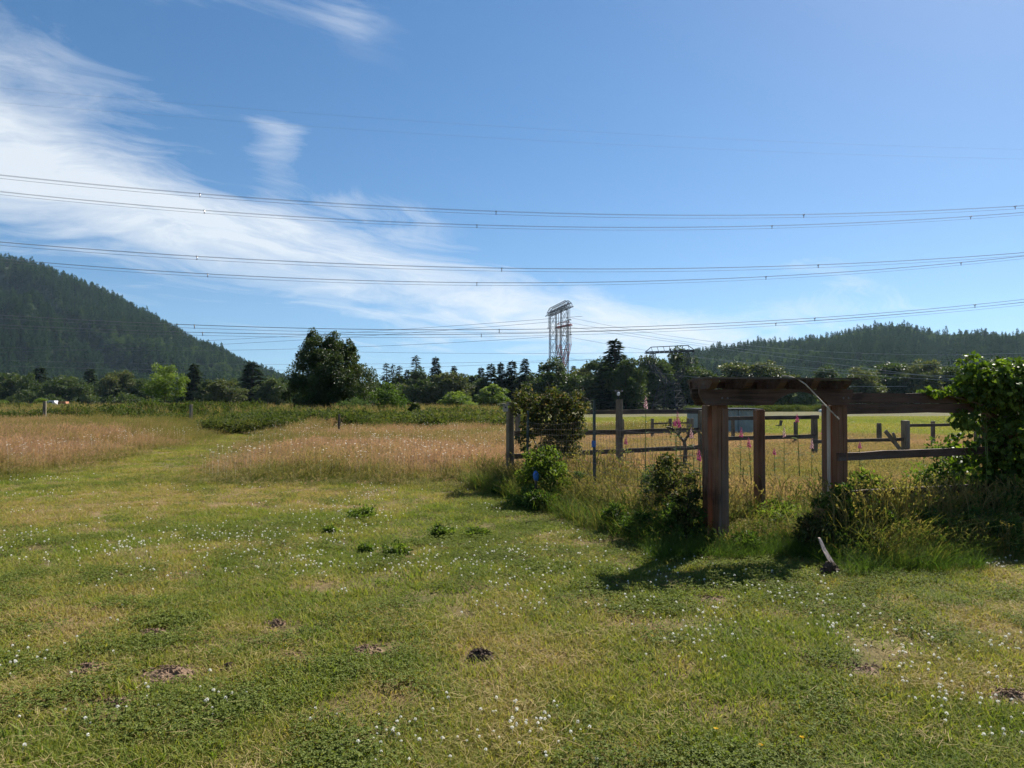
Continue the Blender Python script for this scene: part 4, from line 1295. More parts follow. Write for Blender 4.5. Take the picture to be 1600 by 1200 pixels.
def window_pylon(label, X, Y, rz, H, wb, wt, wa, bands=False, waist=0.42, bl=12.0):
    """waisted tower: splayed base, narrow waist, two arms carrying a cross beam"""
    e = thing('waisted_pylon', label, 'pylon', (X, Y, gzf(X, Y)), rz)
    zw = H * waist
    lv = [-0.5, zw * 0.5, zw]
    for i in range(2):
        f0, f1 = lv[i] / zw, lv[i + 1] / zw
        a = wb + (wt - wb) * max(f0, 0); c = wb + (wt - wb) * f1
        m = MB(); lattice(m, sq(0, 0, lv[i], a, a), sq(0, 0, lv[i + 1], c, c), 2, 0.12, 0.05)
        m.build('body', M['redsteel'] if bands and i == 1 else M['galv'], e)
    for s in (-1, 1):
        m = MB(); lattice(m, sq(s * wt * .25, 0, zw, wt * .5, wt * .8), sq(s * wa, 0, H * 0.74, 1.4, 1.6), 3, 0.10, 0.05)
        m.build('arm', M['redsteel'] if bands else M['galv'], e)
        m = MB(); lattice(m, sq(s * wa, 0, H * 0.74, 1.4, 1.6), sq(s * wa * 0.9, 0, H - 2.2, 1.3, 1.4), 2, 0.10, 0.05)
        m.build('arm', M['whitesteel'] if bands else M['galv'], e)
    m = MB()
    lattice(m, [[-bl, -.6, H - 2.0], [-bl, .6, H - 2.0], [-bl, .3, H - 1.5], [-bl, -.3, H - 1.5]], [[bl, -.6, H - 2.0], [bl, .6, H - 2.0], [bl, .3, H - 1.5], [bl, -.3, H - 1.5]], 10, 0.12, 0.07)
    pk = [(-bl, H - 1.5), (-wa, H), (wa, H), (bl, H - 1.5)]
    for i in range(3): member(m, [pk[i][0], 0, pk[i][1]], [pk[i + 1][0], 0, pk[i + 1][1]], 0.12)
    for x in np.linspace(-wa, wa, 7): member(m, [x, 0, H], [x + .7, 0, H - 2.0], 0.08)
    m.build('cross_beam', M['redsteel'] if bands else M['galv'], e)
    for x in (-bl + .3, 0, bl - .3):
        insulator(e, [x, 0, H - 2.0], 3.6)
    return e


portal_pylon('tallest lattice pylon with two columns and flat cross beam above the trees', 16.6, 262, radians(-79), at(872, 470, 252)[2] - gzf(16, 262))
window_pylon('red and white banded pylon just behind the tallest pylon', (880.5 - 800) / F * 300, 300, radians(-66), at(880, 503, 300)[2] - gzf(20, 300), 7, 2.4, 4.6, True, 0.5, 6.5)
window_pylon('short wide grey pylon with arched top in front of dark trees', (1046 - 800) / F * 235, 235, radians(-38), at(1050, 541, 235)[2] - gzf(50, 235), 9.0, 4.6, 6.4, False, 0.42, 8.5)

# ------------------------------------------------------------------ power lines
M['wire_glint'] = plain_mat('sun_glint_conductor', (0.40, 0.42, 0.45), 0.6, 0.0, 0.05)  # lighter copy of the conductor colour, with the sun's glint painted in


def power_line(label, pts, a, b, ext=0.35, nsub=3, r=0.021, gap=0.42, spac=(), mat='wire', deg=2):
    pts = np.array(pts, float)
    A = np.array([(a[0] - 800) / F * a[1], a[1]]); B = np.array([(b[0] - 800) / F * b[1], b[1]]); dl = B - A

    def s_of(px):
        u = (px - 800) / F
        return (u * A[1] - A[0]) / (dl[0] - u * dl[1])
    S = np.array([s_of(p[0]) for p in pts])
    Zs = np.array([at(p[0], p[1], A[1] + s * dl[1])[2] for p, s in zip(pts, S)])
    co = np.polyfit(S, Zs, min(deg, len(S) - 1))
    e0, e1 = (ext, ext) if np.isscalar(ext) else ext
    ss = np.linspace(S.min() - e0, S.max() + e1, 70)
    P = np.stack([A[0] + ss * dl[0], A[1] + ss * dl[1], np.polyval(co, ss)], 1)
    nrm = np.array([-dl[1], dl[0]]) / np.linalg.norm(dl)
    e = thing('power_line', label, 'power line', P[0], 0, 'overhead power lines')
    offs = [(0, 0)] if nsub == 1 else [(-gap / 2, 0.2), (gap / 2, 0.2), (0, -gap * 0.6)][:nsub]
    for (o, z) in offs:
        m = MB(); m.tube(P - P[0] + np.array([nrm[0] * o, nrm[1] * o, z]), r, 4, 0.5, False)
        m.build('conductor', M[mat], e)
    for px in spac:
        s = s_of(px); q = np.array([A[0] + s * dl[0], A[1] + s * dl[1], np.polyval(co, s)]) - P[0]
        m = MB()
        o3 = [q + np.array([nrm[0] * o, nrm[1] * o, z]) for o, z in offs]
        for i in range(len(o3)):
            m.tube([q, o3[i]], 0.05, 5); m.blob(o3[i], (0.085, 0.085, 0.085), i, 6, 4, 0.0)
        m.tube([q, q + np.array([0, 0, -0.3])], 0.05, 5)
        m.build('spacer', M['insul'], e)
    return e


power_line('uppermost triple conductor bundle crossing the whole sky', [(0, 277), (310, 304), (775, 332), (1258, 338), (1600, 323)], (0, 100), (1600, 122), spac=(310, 775, 1258, 1590))
power_line('second highest conductor bundle, just under the uppermost one', [(0, 303), (317, 329), (745, 353), (1208, 356), (1520, 340), (1600, 333)], (0, 112), (1600, 130), spac=(317, 745, 1208, 1520))
power_line('third conductor bundle, crossing the pale cirrus band', [(0, 381), (306, 402), (784, 422), (1280, 415), (1600, 397)], (0, 100), (1600, 122), spac=(306, 784, 1280))
power_line('fourth conductor bundle, just below the third', [(0, 407), (60, 412), (323, 429), (745, 444), (1198, 434), (1504, 412), (1600, 402)], (0, 112), (1600, 130), spac=(323, 745, 1198, 1504))
power_line('fifth conductor bundle, crossing right behind the tallest pylon', [(0, 496), (303, 508), (780, 517), (1274, 500), (1525, 478), (1600, 469)], (0, 100), (1600, 122), spac=(303, 780, 1274, 1525))
power_line('lowest conductor bundle, skimming above the big dark tree', [(0, 511), (316, 519), (752, 525), (1213, 507), (1600, 474)], (0, 112), (1600, 130), spac=(316, 752, 1213))
power_line('higher of the two thin single wires near the top of the sky', [(0, 139), (350, 165), (780, 198), (1200, 221), (1500, 230)], (0, 104), (1600, 125), nsub=1, r=0.008)
power_line('lower of the two thin single wires near the top of the sky', [(0, 161), (330, 186), (700, 212), (1200, 236), (1500, 246)], (0, 110), (1600, 128), nsub=1, r=0.008)
for lb, pts in [('wire leaving the tallest pylon leftward, highest of three', [(888, 497), (800, 501), (600, 516), (400, 529), (100, 541)]),
                ('wire leaving the tallest pylon leftward, middle of three', [(871, 502), (800, 508), (600, 523), (400, 535), (100, 548)]),
                ('wire leaving the tallest pylon leftward, lowest of three', [(856, 526), (800, 530), (600, 541), (400, 546), (100, 546)])]:
    power_line(lb, pts, (880, 262), (0, 330), (0.02, 0.3), 1, 0.05)
for lb, pts in [('flat wire passing behind the tallest pylon at mid height', [(560, 550), (700, 552), (860, 552), (1000, 551)]),
                ('low wire just above the conifer tops left of the pylon', [(100, 566), (400, 567), (620, 570), (760, 567), (870, 562)]),
                ('lowest wire brushing the conifer tops left of the pylon', [(100, 575), (400, 577), (620, 576), (760, 571), (870, 564)])]:
    power_line(lb, pts, (880, 262), (0, 262), (0.1, 0.1), 1, 0.04)
for lb, pts in [('bright wire from the tallest pylon to the right, highest of five', [(888, 494), (1000, 519), (1120, 536), (1350, 549), (1600, 553)]),
                ('bright wire from the tallest pylon to the right, second of five', [(880, 502), (1000, 523), (1120, 540), (1300, 560), (1545, 574)]),
                ('bright wire from the tallest pylon to the right, third of five', [(880, 510), (1000, 526), (1110, 541), (1290, 570), (1480, 590)]),
                ('bright wire from the tallest pylon to the right, fourth of five', [(890, 527), (1040, 551), (1250, 578), (1450, 592)]),
                ('bright wire from the tallest pylon to the right, lowest of five', [(890, 560), (960, 572), (1080, 589), (1300, 603)]),
                ('bright wire running right from the short wide pylon', [(1075, 556), (1200, 569), (1330, 580), (1500, 588)])]:
    power_line(lb, pts, (880, 255), (1600, 205), (0.0, 0.15), 1, 0.04, mat='wire_glint')

# ------------------------------------------------------------------ fences
def to_line(A, B, px):
    """distance s along plan line A->B under photo column px"""
    u = (px - 800) / F; d = (B - A) / np.linalg.norm(B - A)
    return (u * A[1] - A[0]) / (d[0] - u * d[1])


def fence_frame(name, label, A, B, cat='fence'):
    d = B - A
    return thing(name, label, cat, (A[0], A[1], 0), atan2(d[1], d[0]))


def post(e, s, t, h, w, seed=0, mat=None, name='post', lean=(0, 0), top=0.0):
    m = MB(); rg = RS(seed)
    rows = []
    hs = [-0.3, h * 0.3, h * 0.65, h - 0.012, h]
    for i, z in enumerate(hs):
        k = w / 2 * (1 + rg.normal(0, 0.03)) * (0.86 if i == 4 else 1)
        cx = s + lean[0] * z; cy = t + lean[1] * z
        b = k * 0.82
        rows.append([[cx - k, cy - b, z], [cx - b, cy - k, z], [cx + b, cy - k, z], [cx + k, cy - b, z], [cx + k, cy + b, z], [cx + b, cy + k, z], [cx - b, cy + k, z], [cx - k, cy + b, z]])
    V = np.concatenate(rows); k = np.arange(len(hs) - 1)[:, None] * 8; j = np.arange(8)[None]; j2 = (j + 1) % 8
    m.add(V, [np.stack([k + j, k + j2, k + 8 + j2, k + 8 + j], -1).reshape(-1, 4), np.array([[(len(hs) - 1) * 8 + q for q in range(8)]])])
    return m.build(name, mat or M['fence_post'], e)


def rail(e, s0, s1, t, z0, z1, h, th, seed=0, mat=None, name='rail', seg=6):
    """slightly wavy weathered board"""
    m = MB(); rg = RS(seed)
    V = []
    for i in range(seg + 1):
        f = i / seg; s = s0 + (s1 - s0) * f; z = z0 + (z1 - z0) * f + rg.normal(0, h * 0.025)
        hh = h / 2 * (1 + rg.normal(0, 0.05)); tt = t + rg.normal(0, th * 0.06)
        V += [[s, tt - th / 2, z - hh], [s, tt + th / 2, z - hh], [s, tt + th / 2, z + hh], [s, tt - th / 2, z + hh]]
    k = np.arange(seg)[:, None] * 4; j = np.arange(4)[None]; j2 = (j + 1) % 4
    m.add(V, [np.stack([k + j2, k + j, k + 4 + j, k + 4 + j2], -1).reshape(-1, 4), np.array([[0, 1, 2, 3], [seg * 4 + 3, seg * 4 + 2, seg * 4 + 1, seg * 4]])])
    return m.build(name, mat or M['fence'], e)


P0 = FL0
BFE = np.array([4.55, 17.7])
e = fence_frame('garden_back_fence', 'weathered post and rail fence behind the wire mesh, starting at the corner post', P0, BFE)
L_ = np.linalg.norm(BFE - P0)
post(e, 0, 0, 1.72, 0.13, 1)
s964 = to_line(P0, BFE, 964)
post(e, s964, -0.08, 1.77, 0.125, 2)
post(e, to_line(P0, BFE, 1096), 0.02, 1.5, 0.12, 3)
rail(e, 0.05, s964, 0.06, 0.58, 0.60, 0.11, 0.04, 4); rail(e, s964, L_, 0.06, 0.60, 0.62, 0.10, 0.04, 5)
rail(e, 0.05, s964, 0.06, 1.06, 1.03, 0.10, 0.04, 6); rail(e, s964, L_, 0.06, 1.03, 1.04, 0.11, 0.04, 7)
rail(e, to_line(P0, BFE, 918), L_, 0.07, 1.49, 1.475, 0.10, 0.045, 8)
# sensor on the middle post
w = MB(); pt = np.array(P0) + (BFE - P0) / L_ * s964
ws = thing('weather_sensor', 'small white weather sensor with cups on top of a fence post', 'sensor', (pt[0] + 0.02, pt[1] - 0.08, 1.77))
w = MB(); w.tube([[0, 0, 0], [0, 0, 0.10]], 0.012, 6); w.build('pole', M['galv'], ws)
w = MB(); w.tube([[0, 0, 0.08], [0, 0, 0.10], [0, 0, 0.15], [0, 0, 0.17]], [0.015, 0.033, 0.033, 0.012], 10); w.build('housing', M['white'], ws, smooth=False)
for i in range(3):
    a = i * 2.09 + 0.2
    w = MB(); w.tube([[0, 0, 0.185], [0.075 * cos(a), 0.075 * sin(a), 0.185]], 0.004, 4); w.blob([0.085 * cos(a), 0.085 * sin(a), 0.185], (.02, .02, .02), i, 8, 6, 0); w.build('cup', M['insul'], ws)
# nest box on the corner post
nb = thing('bird_box', 'small pale wooden bird box on the corner post', 'bird box', (P0[0] - 0.09, P0[1] - 0.02, 1.52))
w = MB(); w.box([0, 0, 0.07], (0.10, 0.10, 0.14), bev=0.004); w.build('box', M['pale_wood'], nb)
w = MB(); w.bar([-0.075, 0, 0.165], [0.075, 0, 0.14], 0.15, 0.012); w.build('roof', M['pale_wood'], nb)
w = MB(); w.tube([[0, -0.05, 0.085], [0, -0.055, 0.085]], 0.017, 10); w.build('entrance_hole', M['rubber'], nb)

# welded wire fence with steel posts
e = fence_frame('wire_mesh_fence', 'sagging wire mesh garden fence on steel posts running to the arbor', FL0, FL1)
L_ = np.linalg.norm(FL1 - FL0)
for px, h, tilt, nm in [(925, 1.76, 0.0, 1), (820, 1.55, 0.05, 2)]:
    s0 = to_line(FL0, FL1, px)
    m = MB()
    m.bar([s0, 0.03, -0.3], [s0 + tilt * h, 0.03, h], 0.05, 0.012, up=(0, 1, 0)); m.bar([s0, 0.048, -0.3], [s0 + tilt * h, 0.048, h], 0.008, 0.03, up=(0, 1, 0))
    for k_ in range(24): m.box([s0 + tilt * (0.1 + 0.066 * k_), 0.02, 0.1 + 0.066 * k_], (0.016, 0.016, 0.012))
    p_ = m.build('steel_post', M['tpost'], e)
    if nm == 1:
        m = MB(); m.tube([[s0, 0.03, 1.02], [s0, 0.03, 1.12]], 0.037, 8); m.build('tape', M['blue'], p_)
m = MB(); rg = RS(9)
nv = int(L_ / 0.10)
tops = lambda s: 1.42 - 0.10 * np.sin(pi * ((s / L_ * 2) % 1))
for i in range(nv + 1):
    s0 = i * L_ / nv
    zs = np.linspace(0.05, tops(s0), 4)
    m.tube(np.stack([s0 + rg.normal(0, .006, 4) + 0.03 * np.sin(zs * 3), 0.012 * np.sin(s0 * 3 + zs * 4), zs], 1), 0.0017, 3, 0.5, False)
for j in range(14):
    ss = np.linspace(0, L_, 26)
    m.tube(np.stack([ss, 0.012 * np.sin(ss * 3 + j * .4), 0.05 + (tops(ss) - 0.05) * j / 13 + rg.normal(0, .004, 26)], 1), 0.0017, 3, 0.5, False)
tag(m.build('wire_mesh', M['mesh'], e), kind='stuff')

# ---- arbor
aa = AR - AL
arb = thing('garden_arbor', 'brown wooden garden arbor with arched beam and slatted top', 'arbor', (AL[0], AL[1], 0), atan2(aa[1], aa[0]))
LA = np.linalg.norm(aa)


def squarepost(e, s, t, z1, wx, wy, mat, name='post', bev=0.008):
    m = MB(); m.box([s, t, z1 / 2 - 0.15], (wx, wy, z1 + 0.3), bev=bev); return m.build(name, mat, e)


squarepost(arb, 0.055, 0.0, 1.715, 0.145, 0.13, M['arbor'])
squarepost(arb, 0.03, 0.22, 1.715, 0.13, 0.14, M['arbor'])
squarepost(arb, LA + 0.05, 0.0, 1.715, 0.125, 0.13, M['arbor'])
squarepost(arb, LA + 0.05, 0.22, 1.715, 0.10, 0.14, M['arbor'])
m = MB(); m.box([LA - 0.028, 0.10, 0.85], (0.025, 0.05, 1.7), bev=0.004); m.build('pale_batten', M['pale_wood'], arb)


for (s_, wdt, dz_) in [(0.006, 0.046, 0.0), (0.082, 0.088, -0.012)]:
    m = MB(); m.box([s_, -0.0685, 0.83 + dz_], (wdt, 0.009, 1.72), bev=0.002); m.build('face_board', M['arbor'], arb)
for (s_, wdt) in [(LA + 0.018, 0.052), (LA + 0.080, 0.058)]:
    m = MB(); m.box([s_, -0.0685, 0.83], (wdt, 0.009, 1.72), bev=0.002); m.build('face_board', M['arbor'], arb)
for s_ in (0.02, 0.09, LA + 0.02, LA + 0.09):
    m = MB(); m.tube([[s_, -0.118, 1.80], [s_, -0.126, 1.80]], 0.012, 8); m.build('bolt', M['insul'], arb)


def arch_beam(s0, s1, z0, z1, a0, a1, zt, notch=0.07):
    o = [(s0, z1), (s0 - 0.0, z1 - 0.06), (s0 + notch * 0.4, z0 + 0.07), (s0 + notch, z0)]
    o.append((a0, z0))
    for k_ in range(1, 12):
        f = k_ / 12; o.append((a0 + (a1 - a0) * f, z0 + (zt - z0) * sin(pi * f) ** 0.7))
    o += [(a1, z0), (s1 - notch, z0), (s1 - notch * .4, z0 + 0.07), (s1, z1 - 0.06), (s1, z1)]
    return o


def beam(t, s0, s1, z0, z1, a0, a1, zt, th, name):
    o = arch_beam(s0, s1, z0, z1, a0, a1, zt); n_ = len(o)
    # strip triangulation against the top edge keeps the concave outline clean
    V = []; Q = []
    lo = o[1:-1]
    m = MB()
    P_ = []
    for (x, z) in lo: P_ += [[x, t - th / 2, z], [x, t - th / 2, z1], [x, t + th / 2, z], [x, t + th / 2, z1]]
    for i in range(len(lo) - 1):
        a = i * 4; b = a + 4
        Q += [[a, b, b + 1, a + 1], [a + 2, a + 3, b + 3, b + 2], [a, a + 2, b + 2, b], [a + 1, b + 1, b + 3, a + 3]]
    l = (len(lo) - 1) * 4
    Q += [[0, 1, 3, 2], [l, l + 2, l + 3, l + 1]]
    m.add(P_, np.array(Q))
    return m.build(name, M['arbor_h'], arb)


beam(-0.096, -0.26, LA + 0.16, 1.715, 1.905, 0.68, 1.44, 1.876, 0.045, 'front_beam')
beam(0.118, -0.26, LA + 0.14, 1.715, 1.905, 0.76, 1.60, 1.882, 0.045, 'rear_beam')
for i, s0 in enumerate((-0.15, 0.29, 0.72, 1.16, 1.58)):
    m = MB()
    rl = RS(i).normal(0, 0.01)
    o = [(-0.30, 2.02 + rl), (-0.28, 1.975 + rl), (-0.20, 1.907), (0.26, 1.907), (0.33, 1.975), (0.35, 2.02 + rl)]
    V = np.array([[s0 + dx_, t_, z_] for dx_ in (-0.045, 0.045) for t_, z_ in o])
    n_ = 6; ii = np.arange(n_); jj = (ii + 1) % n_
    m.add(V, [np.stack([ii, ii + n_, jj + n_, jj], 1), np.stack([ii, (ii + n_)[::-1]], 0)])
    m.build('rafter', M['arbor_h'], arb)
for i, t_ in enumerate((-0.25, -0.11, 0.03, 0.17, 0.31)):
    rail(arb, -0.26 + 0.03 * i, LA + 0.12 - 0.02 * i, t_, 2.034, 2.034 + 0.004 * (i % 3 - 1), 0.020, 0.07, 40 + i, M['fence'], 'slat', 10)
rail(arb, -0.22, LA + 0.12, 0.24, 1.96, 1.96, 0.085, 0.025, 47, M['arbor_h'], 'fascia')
cane = thing('bent_cane', 'thin pale bent cane hanging over the arbor\'s front beam', 'cane', tuple(at(1230, 588, 8.75)))
m = MB(); pp = [at(x, y, Yq) - at(1230, 588, 8.75) for x, y, Yq in [(1222, 587, 8.9), (1232, 588, 8.8), (1246, 592, 8.72), (1258, 600, 8.68), (1266, 608, 8.67), (1280, 623, 8.66), (1296, 640, 8.66), (1311, 655, 8.66)]]
m.tube(pp, 0.0075, 6); m.build('cane', M['pale_wood'], cane)
# lone gate post inside the opening
gp = at(1186, 640, 10.05)
g_ = thing('gate_post', 'rough dark wooden post standing inside the arbor opening', 'post', (gp[0], 10.05, 0), 0.15)
post(g_, 0, 0, gp[2], 0.118, 12, M['arbor'])

# ---- rail fence right of the arbor
RF0 = AR + np.array([0.06, 0.06])
e = fence_frame('rail_fence', 'dark post and rail fence with doubled top boards right of the arbor', RF0, FR)
L_ = np.linalg.norm(FR - RF0)
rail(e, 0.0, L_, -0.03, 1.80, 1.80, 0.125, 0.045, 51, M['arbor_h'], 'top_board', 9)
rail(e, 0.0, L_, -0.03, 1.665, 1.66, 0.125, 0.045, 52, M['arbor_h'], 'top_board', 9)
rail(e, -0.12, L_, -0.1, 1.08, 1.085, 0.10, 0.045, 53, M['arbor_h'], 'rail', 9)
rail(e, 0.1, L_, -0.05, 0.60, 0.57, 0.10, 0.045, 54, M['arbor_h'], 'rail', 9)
post(e, L_ - 0.55, 0.03, 1.72, 0.15, 55, M['arbor']); post(e, L_ - 0.1, 0.03, 1.75, 0.14, 56, M['arbor'])

# ---- pasture fence seen through and beside the arbor
PA = np.array([(1085 - 800) / F * 18.6, 18.6]); PB = np.array([(1540 - 800) / F * 20.5, 20.5])
e = fence_frame('pasture_fence', 'grey broken rail fence at the back of the garden, seen through the arbor', PA, PB)
S = lambda px: to_line(PA, PB, px)
post(e, S(1272), 0, 1.36, 0.13, 61); post(e, S(1412), -0.05, 1.20, 0.17, 62); post(e, S(1526), 0, 1.15, 0.13, 63); post(e, S(1095), 0, 1.3, 0.12, 64)
rail(e, S(1095), S(1276), -0.08, 1.275, 1.305, 0.095, 0.04, 65); rail(e, S(1095), S(1270), -0.08, 0.765, 0.80, 0.10, 0.04, 66)
rail(e, S(1268), S(1410), -0.06, 0.66, 0.69, 0.085, 0.04, 67); rail(e, S(1412), S(1530), -0.08, 1.06, 1.075, 0.075, 0.04, 68)
lp = thing('leaning_plank', 'broken plank leaning against the thick grey post of the pasture fence', 'plank', (*(PA + (PB - PA) / np.linalg.norm(PB - PA) * S(1407) + np.array([0.05, -0.3])), 0))
m = MB(); o0 = np.array(lp.location); b0 = at(1383, 673, 19.4) - o0; b1 = at(1408, 704, 19.4) - o0
m.bar(b0, b1, 0.03, 0.10); m.bar(at(1395, 676, 19.35) - o0, at(1399, 686, 19.35) - o0, 0.03, 0.06); m.build('plank', M['fence_post'], lp)


def lone_post(px, ytop, Y, w, label, seed, mat=None, lean=0.0, group=None):
    X = (px - 800) / F * Y
    e = thing('field_post', label, 'post', (X, Y, gzf(X, Y)), seed * 0.7, group)
    post(e, 0, 0, at(px, ytop, Y)[2] - gzf(X, Y), w, seed, mat, 'post', (lean, 0))
    return e


lone_post(70, 627, 40, 0.15, 'round grey post, leftmost of the posts along the meadow', 70)
lone_post(298, 632, 41, 0.14, 'slightly leaning post below the light green tree', 71, lean=0.04)
lone_post(530, 647, 32, 0.09, 'thin dark post in front of the big dark tree', 72, M['fence'])
lone_post(809, 640, 22, 0.12, 'post behind the climbing bush at the fence corner', 73)
lone_post(973, 655, 27, 0.09, 'short post in the field left of the small railing', 74)
lone_post(1145, 656, 26, 0.10, 'short post in front of the grey shed', 75)
lone_post(1243, 659, 25, 0.12, 'short post seen under the arch right of the grey shed', 76)
lone_post(1373, 661, 25, 0.12, 'short dark post left of the thick grey fence post', 77)
lone_post(1457, 658, 24, 0.12, 'short dark post under the vine shoots, right of the thick fence post', 78)
lone_post(1355 - 560, 735, 26, 0.05, 'thin stake low in the grass by the fence corner', 79) if False else None
SA = np.array([(1019 - 800) / F * 28, 28.0]); SB = np.array([(1083 - 800) / F * 28.5, 28.5])
e = fence_frame('small_railing', 'short low railing with four posts in the field left of the shed', SA, SB)
S2 = lambda px: to_line(SA, SB, px)
for i, px in enumerate((1019, 1047, 1075, 1081)): post(e, S2(px), 0, 1.02 - 0.0 * i, 0.10, 80 + i)
rail(e, S2(1019), S2(1075), -0.05, 0.83, 0.85, 0.06, 0.03, 85)

# ---- shed
Ys = 33.0; x0 = (1092 - 800) / F * Ys; x1 = (1189 - 800) / F * Ys
sh = thing('metal_shed', 'low grey sheet-metal shed with flat roof behind the arbor', 'shed', ((x0 + x1) / 2, Ys, gzf(x0, Ys)))
wd = x1 - x0; hh_ = at(1140, 640, Ys)[2]
for (ax, cx_, cy_, ln) in [('x', 0, 0, wd), ('x', 0, 2.2, wd), ('y', -wd / 2, 1.1, 2.2), ('y', wd / 2, 1.1, 2.2)]:
    m = MB(); nr = int(ln / 0.09)
    V = []; 
    for i in range(nr * 2 + 1):
        f = -ln / 2 + ln * i / (nr * 2); d_ = 0.012 * (1 if (i // 2) % 2 else -1)
        for z in (0.0, hh_):
            V.append([cx_ + f, cy_ + d_, z] if ax == 'x' else [cx_ + d_, cy_ + f, z])
    ii = np.arange(nr * 2) * 2
    m.add(V, np.stack([ii, ii + 2, ii + 3, ii + 1], 1))
    m.build('wall', M['shed'], sh)
for px_ in (-wd / 2, -wd / 2 + 0.32, 0.42, wd / 2):
    m = MB(); m.box([px_, -0.02, hh_ / 2], (0.05, 0.05, hh_)); m.build('corner_trim', M['shed'], sh)
m = MB(); m.box([0, 1.1, hh_ + 0.03], (wd + 0.16, 2.4, 0.055)); m.build('roof', M['galv'], sh)

# ------------------------------------------------------------------ climbing vine at the right end
def vine_mesh(name, blobs, leaf, seed, shape='lobed'):
    rg = RS(seed); m = MB()
    for (c, r, n) in blobs:
        d = unit(rg.normal(0, 1, (n, 3))); rr = rg.uniform(0.5, 1.08, n) ** 0.6
        C = np.array(c) + d * np.array(r) * rr[:, None]
        C[:, 2] = np.maximum(C[:, 2], 0.03)
        D = d * 0.5 + rg.normal(0, .6, (n, 3)) + [0, 0, -0.7]
        N_ = d + rg.normal(0, .45, (n, 3)) + [0, -0.15, 0.55]
        V, Fc, t = leafcards(C, D, N_, leaf * rg.uniform(.55, 1.25, n), leaf * rg.uniform(.55, 1.15, n), np.clip(rg.normal(.5, .28, n), 0, 1), .2, shape)
        m.add(V, Fc, t)
    return m


vo = np.array([6.9, 10.2, 0])
vn = thing('climbing_vine', 'large leafy vine smothering the right end of the rail fence', 'vine', tuple(vo))
V3 = lambda x, y, Y: at(x, y, Y) - vo
blobs = [(V3(1575, 600, 10.0), (.50, .45, .34), 420), (V3(1545, 618, 10.1), (.36, .36, .20), 260), (V3(1512, 612, 9.9), (.26, .25, .11), 120), (V3(1612, 594, 10.1), (.45, .4, .28), 300),
         (V3(1585, 680, 10.1), (.42, .45, .5), 480), (V3(1578, 745, 10.2), (.36, .45, .5), 400), (V3(1620, 700, 10.2), (.6, .5, .8), 600), (V3(1600, 800, 10.2), (.8, .5, .5), 520), (V3(1690, 660, 10.3), (.7, .6, .9), 600),
         (V3(1465, 612, 9.75), (.25, .14, .04), 46), (V3(1510, 655, 9.9), (.20, .2, .14), 60), (V3(1500, 700, 10.1), (.2, .25, .25), 60), (V3(1520, 730, 10.2), (.22, .3, .25), 120)]
rgv = RS(95)
for i in range(26):
    blobs.append((V3(rgv.uniform(1500, 1640), rgv.uniform(568, 608), rgv.uniform(9.7, 10.2)) + np.array([0, 0, rgv.normal(0, .05)]), (.16, .14, .12), 34))
vine_mesh('foliage', [(c_, r_, int(n_ * 2.0)) for c_, r_, n_ in blobs], 0.078, 91).build('foliage', M['vine'], vn)
m = MB(); rg = RS(93)
for i in range(16):
    a = V3(rg.uniform(1500, 1640), rg.uniform(590, 660), rg.uniform(9.75, 10.2)); L = rg.uniform(.25, 1.0)
    p_ = [a + np.array([0.12 * rg.normal() * f, 0.05 * rg.normal() * f, -L * f]) for f in (0, .3, .65, 1)]
    m.tube(p_, 0.005, 4, 0.5, False)
for i in range(14):   # shoots reaching above
    a = V3(rg.uniform(1480, 1610), rg.uniform(575, 612), 10.0); d_ = np.array([rg.normal(-.2, .5), 0, .6]) * rg.uniform(.15, .35)
    m.tube([a, a + d_ * .5, a + d_ + [0, 0, -.04]], [.006, .004, .002], 4, 0.5, False)
m.build('tendril', M['stem'], vn)
m = MB(); m.tube([V3(1580, 850, 10.2) * [1, 1, 0], V3(1575, 740, 10.2), V3(1570, 640, 10.1)], [.05, .04, .03], 7); m.tube([V3(1560, 640, 10.0), V3(1500, 622, 9.8), V3(1450, 614, 9.75)], [.018, .012, .006], 5); m.build('stem', M['bark'], vn)

# ------------------------------------------------------------------ shrubs about the garden fence
def shrub(label, px, Y, wpx, top, mat, seed, base=0.0, nc=34, per=60, leaf=0.05, name='shrub', cat='shrub', clump=.17, shape='oval'):
    X = (px - 800) / F * Y; z = gzf(X, Y)
    H = at(px, top, Y)[2] - z; wd = wpx / F * Y
    tr, cr = broadleaf(seed, H, wd, base, nc, per, leaf, 0.012 + 0.012 * H, clump, 0.1, 0.0, 0.75, shape)
    e = thing(name, label, cat, (X, Y, z))
    tr.build('stem', M['bark'], e); cr.build('foliage', M[mat], e)
    return e


cb = np.array([0.85, 14.9, 0])
cl_ = thing('climbing_bush', 'dark bronze climbing bush sprawling over the fence corner', 'shrub', tuple(cb))
C3 = lambda x, y, Y_=14.9: at(x, y, Y_) - cb
rgc = RS(601); cbl = []
for (x, y, rx, rz_, n_) in [(815, 622, .16, .16, 170), (838, 632, .30, .24, 420), (868, 628, .32, .22, 430), (893, 640, .26, .22, 330), (912, 632, .14, .06, 50), (855, 655, .36, .28, 560), (888, 668, .28, .28, 380), (830, 664, .22, .26, 260), (905, 668, .14, .2, 120), (868, 694, .28, .24, 330), (895, 700, .18, .2, 160), (845, 706, .18, .2, 150), (820, 690, .10, .2, 70), (865, 728, .2, .22, 170), (835, 735, .12, .2, 70), (806, 640, .08, .1, 40)]:
    cbl.append((C3(x, y, 14.9 + rgc.normal(0, .15)), (rx, .3, rz_), n_))
for i in range(22):
    cbl.append((C3(rgc.uniform(803, 920), rgc.uniform(603, 690), 14.8 + rgc.normal(0, .2)), (.10, .12, .07), 22))
vine_mesh('foliage', [(c_, r_, int(n_ * 1.5)) for c_, r_, n_ in cbl], 0.06, 602, 'oval').build('foliage', M['rose'], cl_)
m = MB()
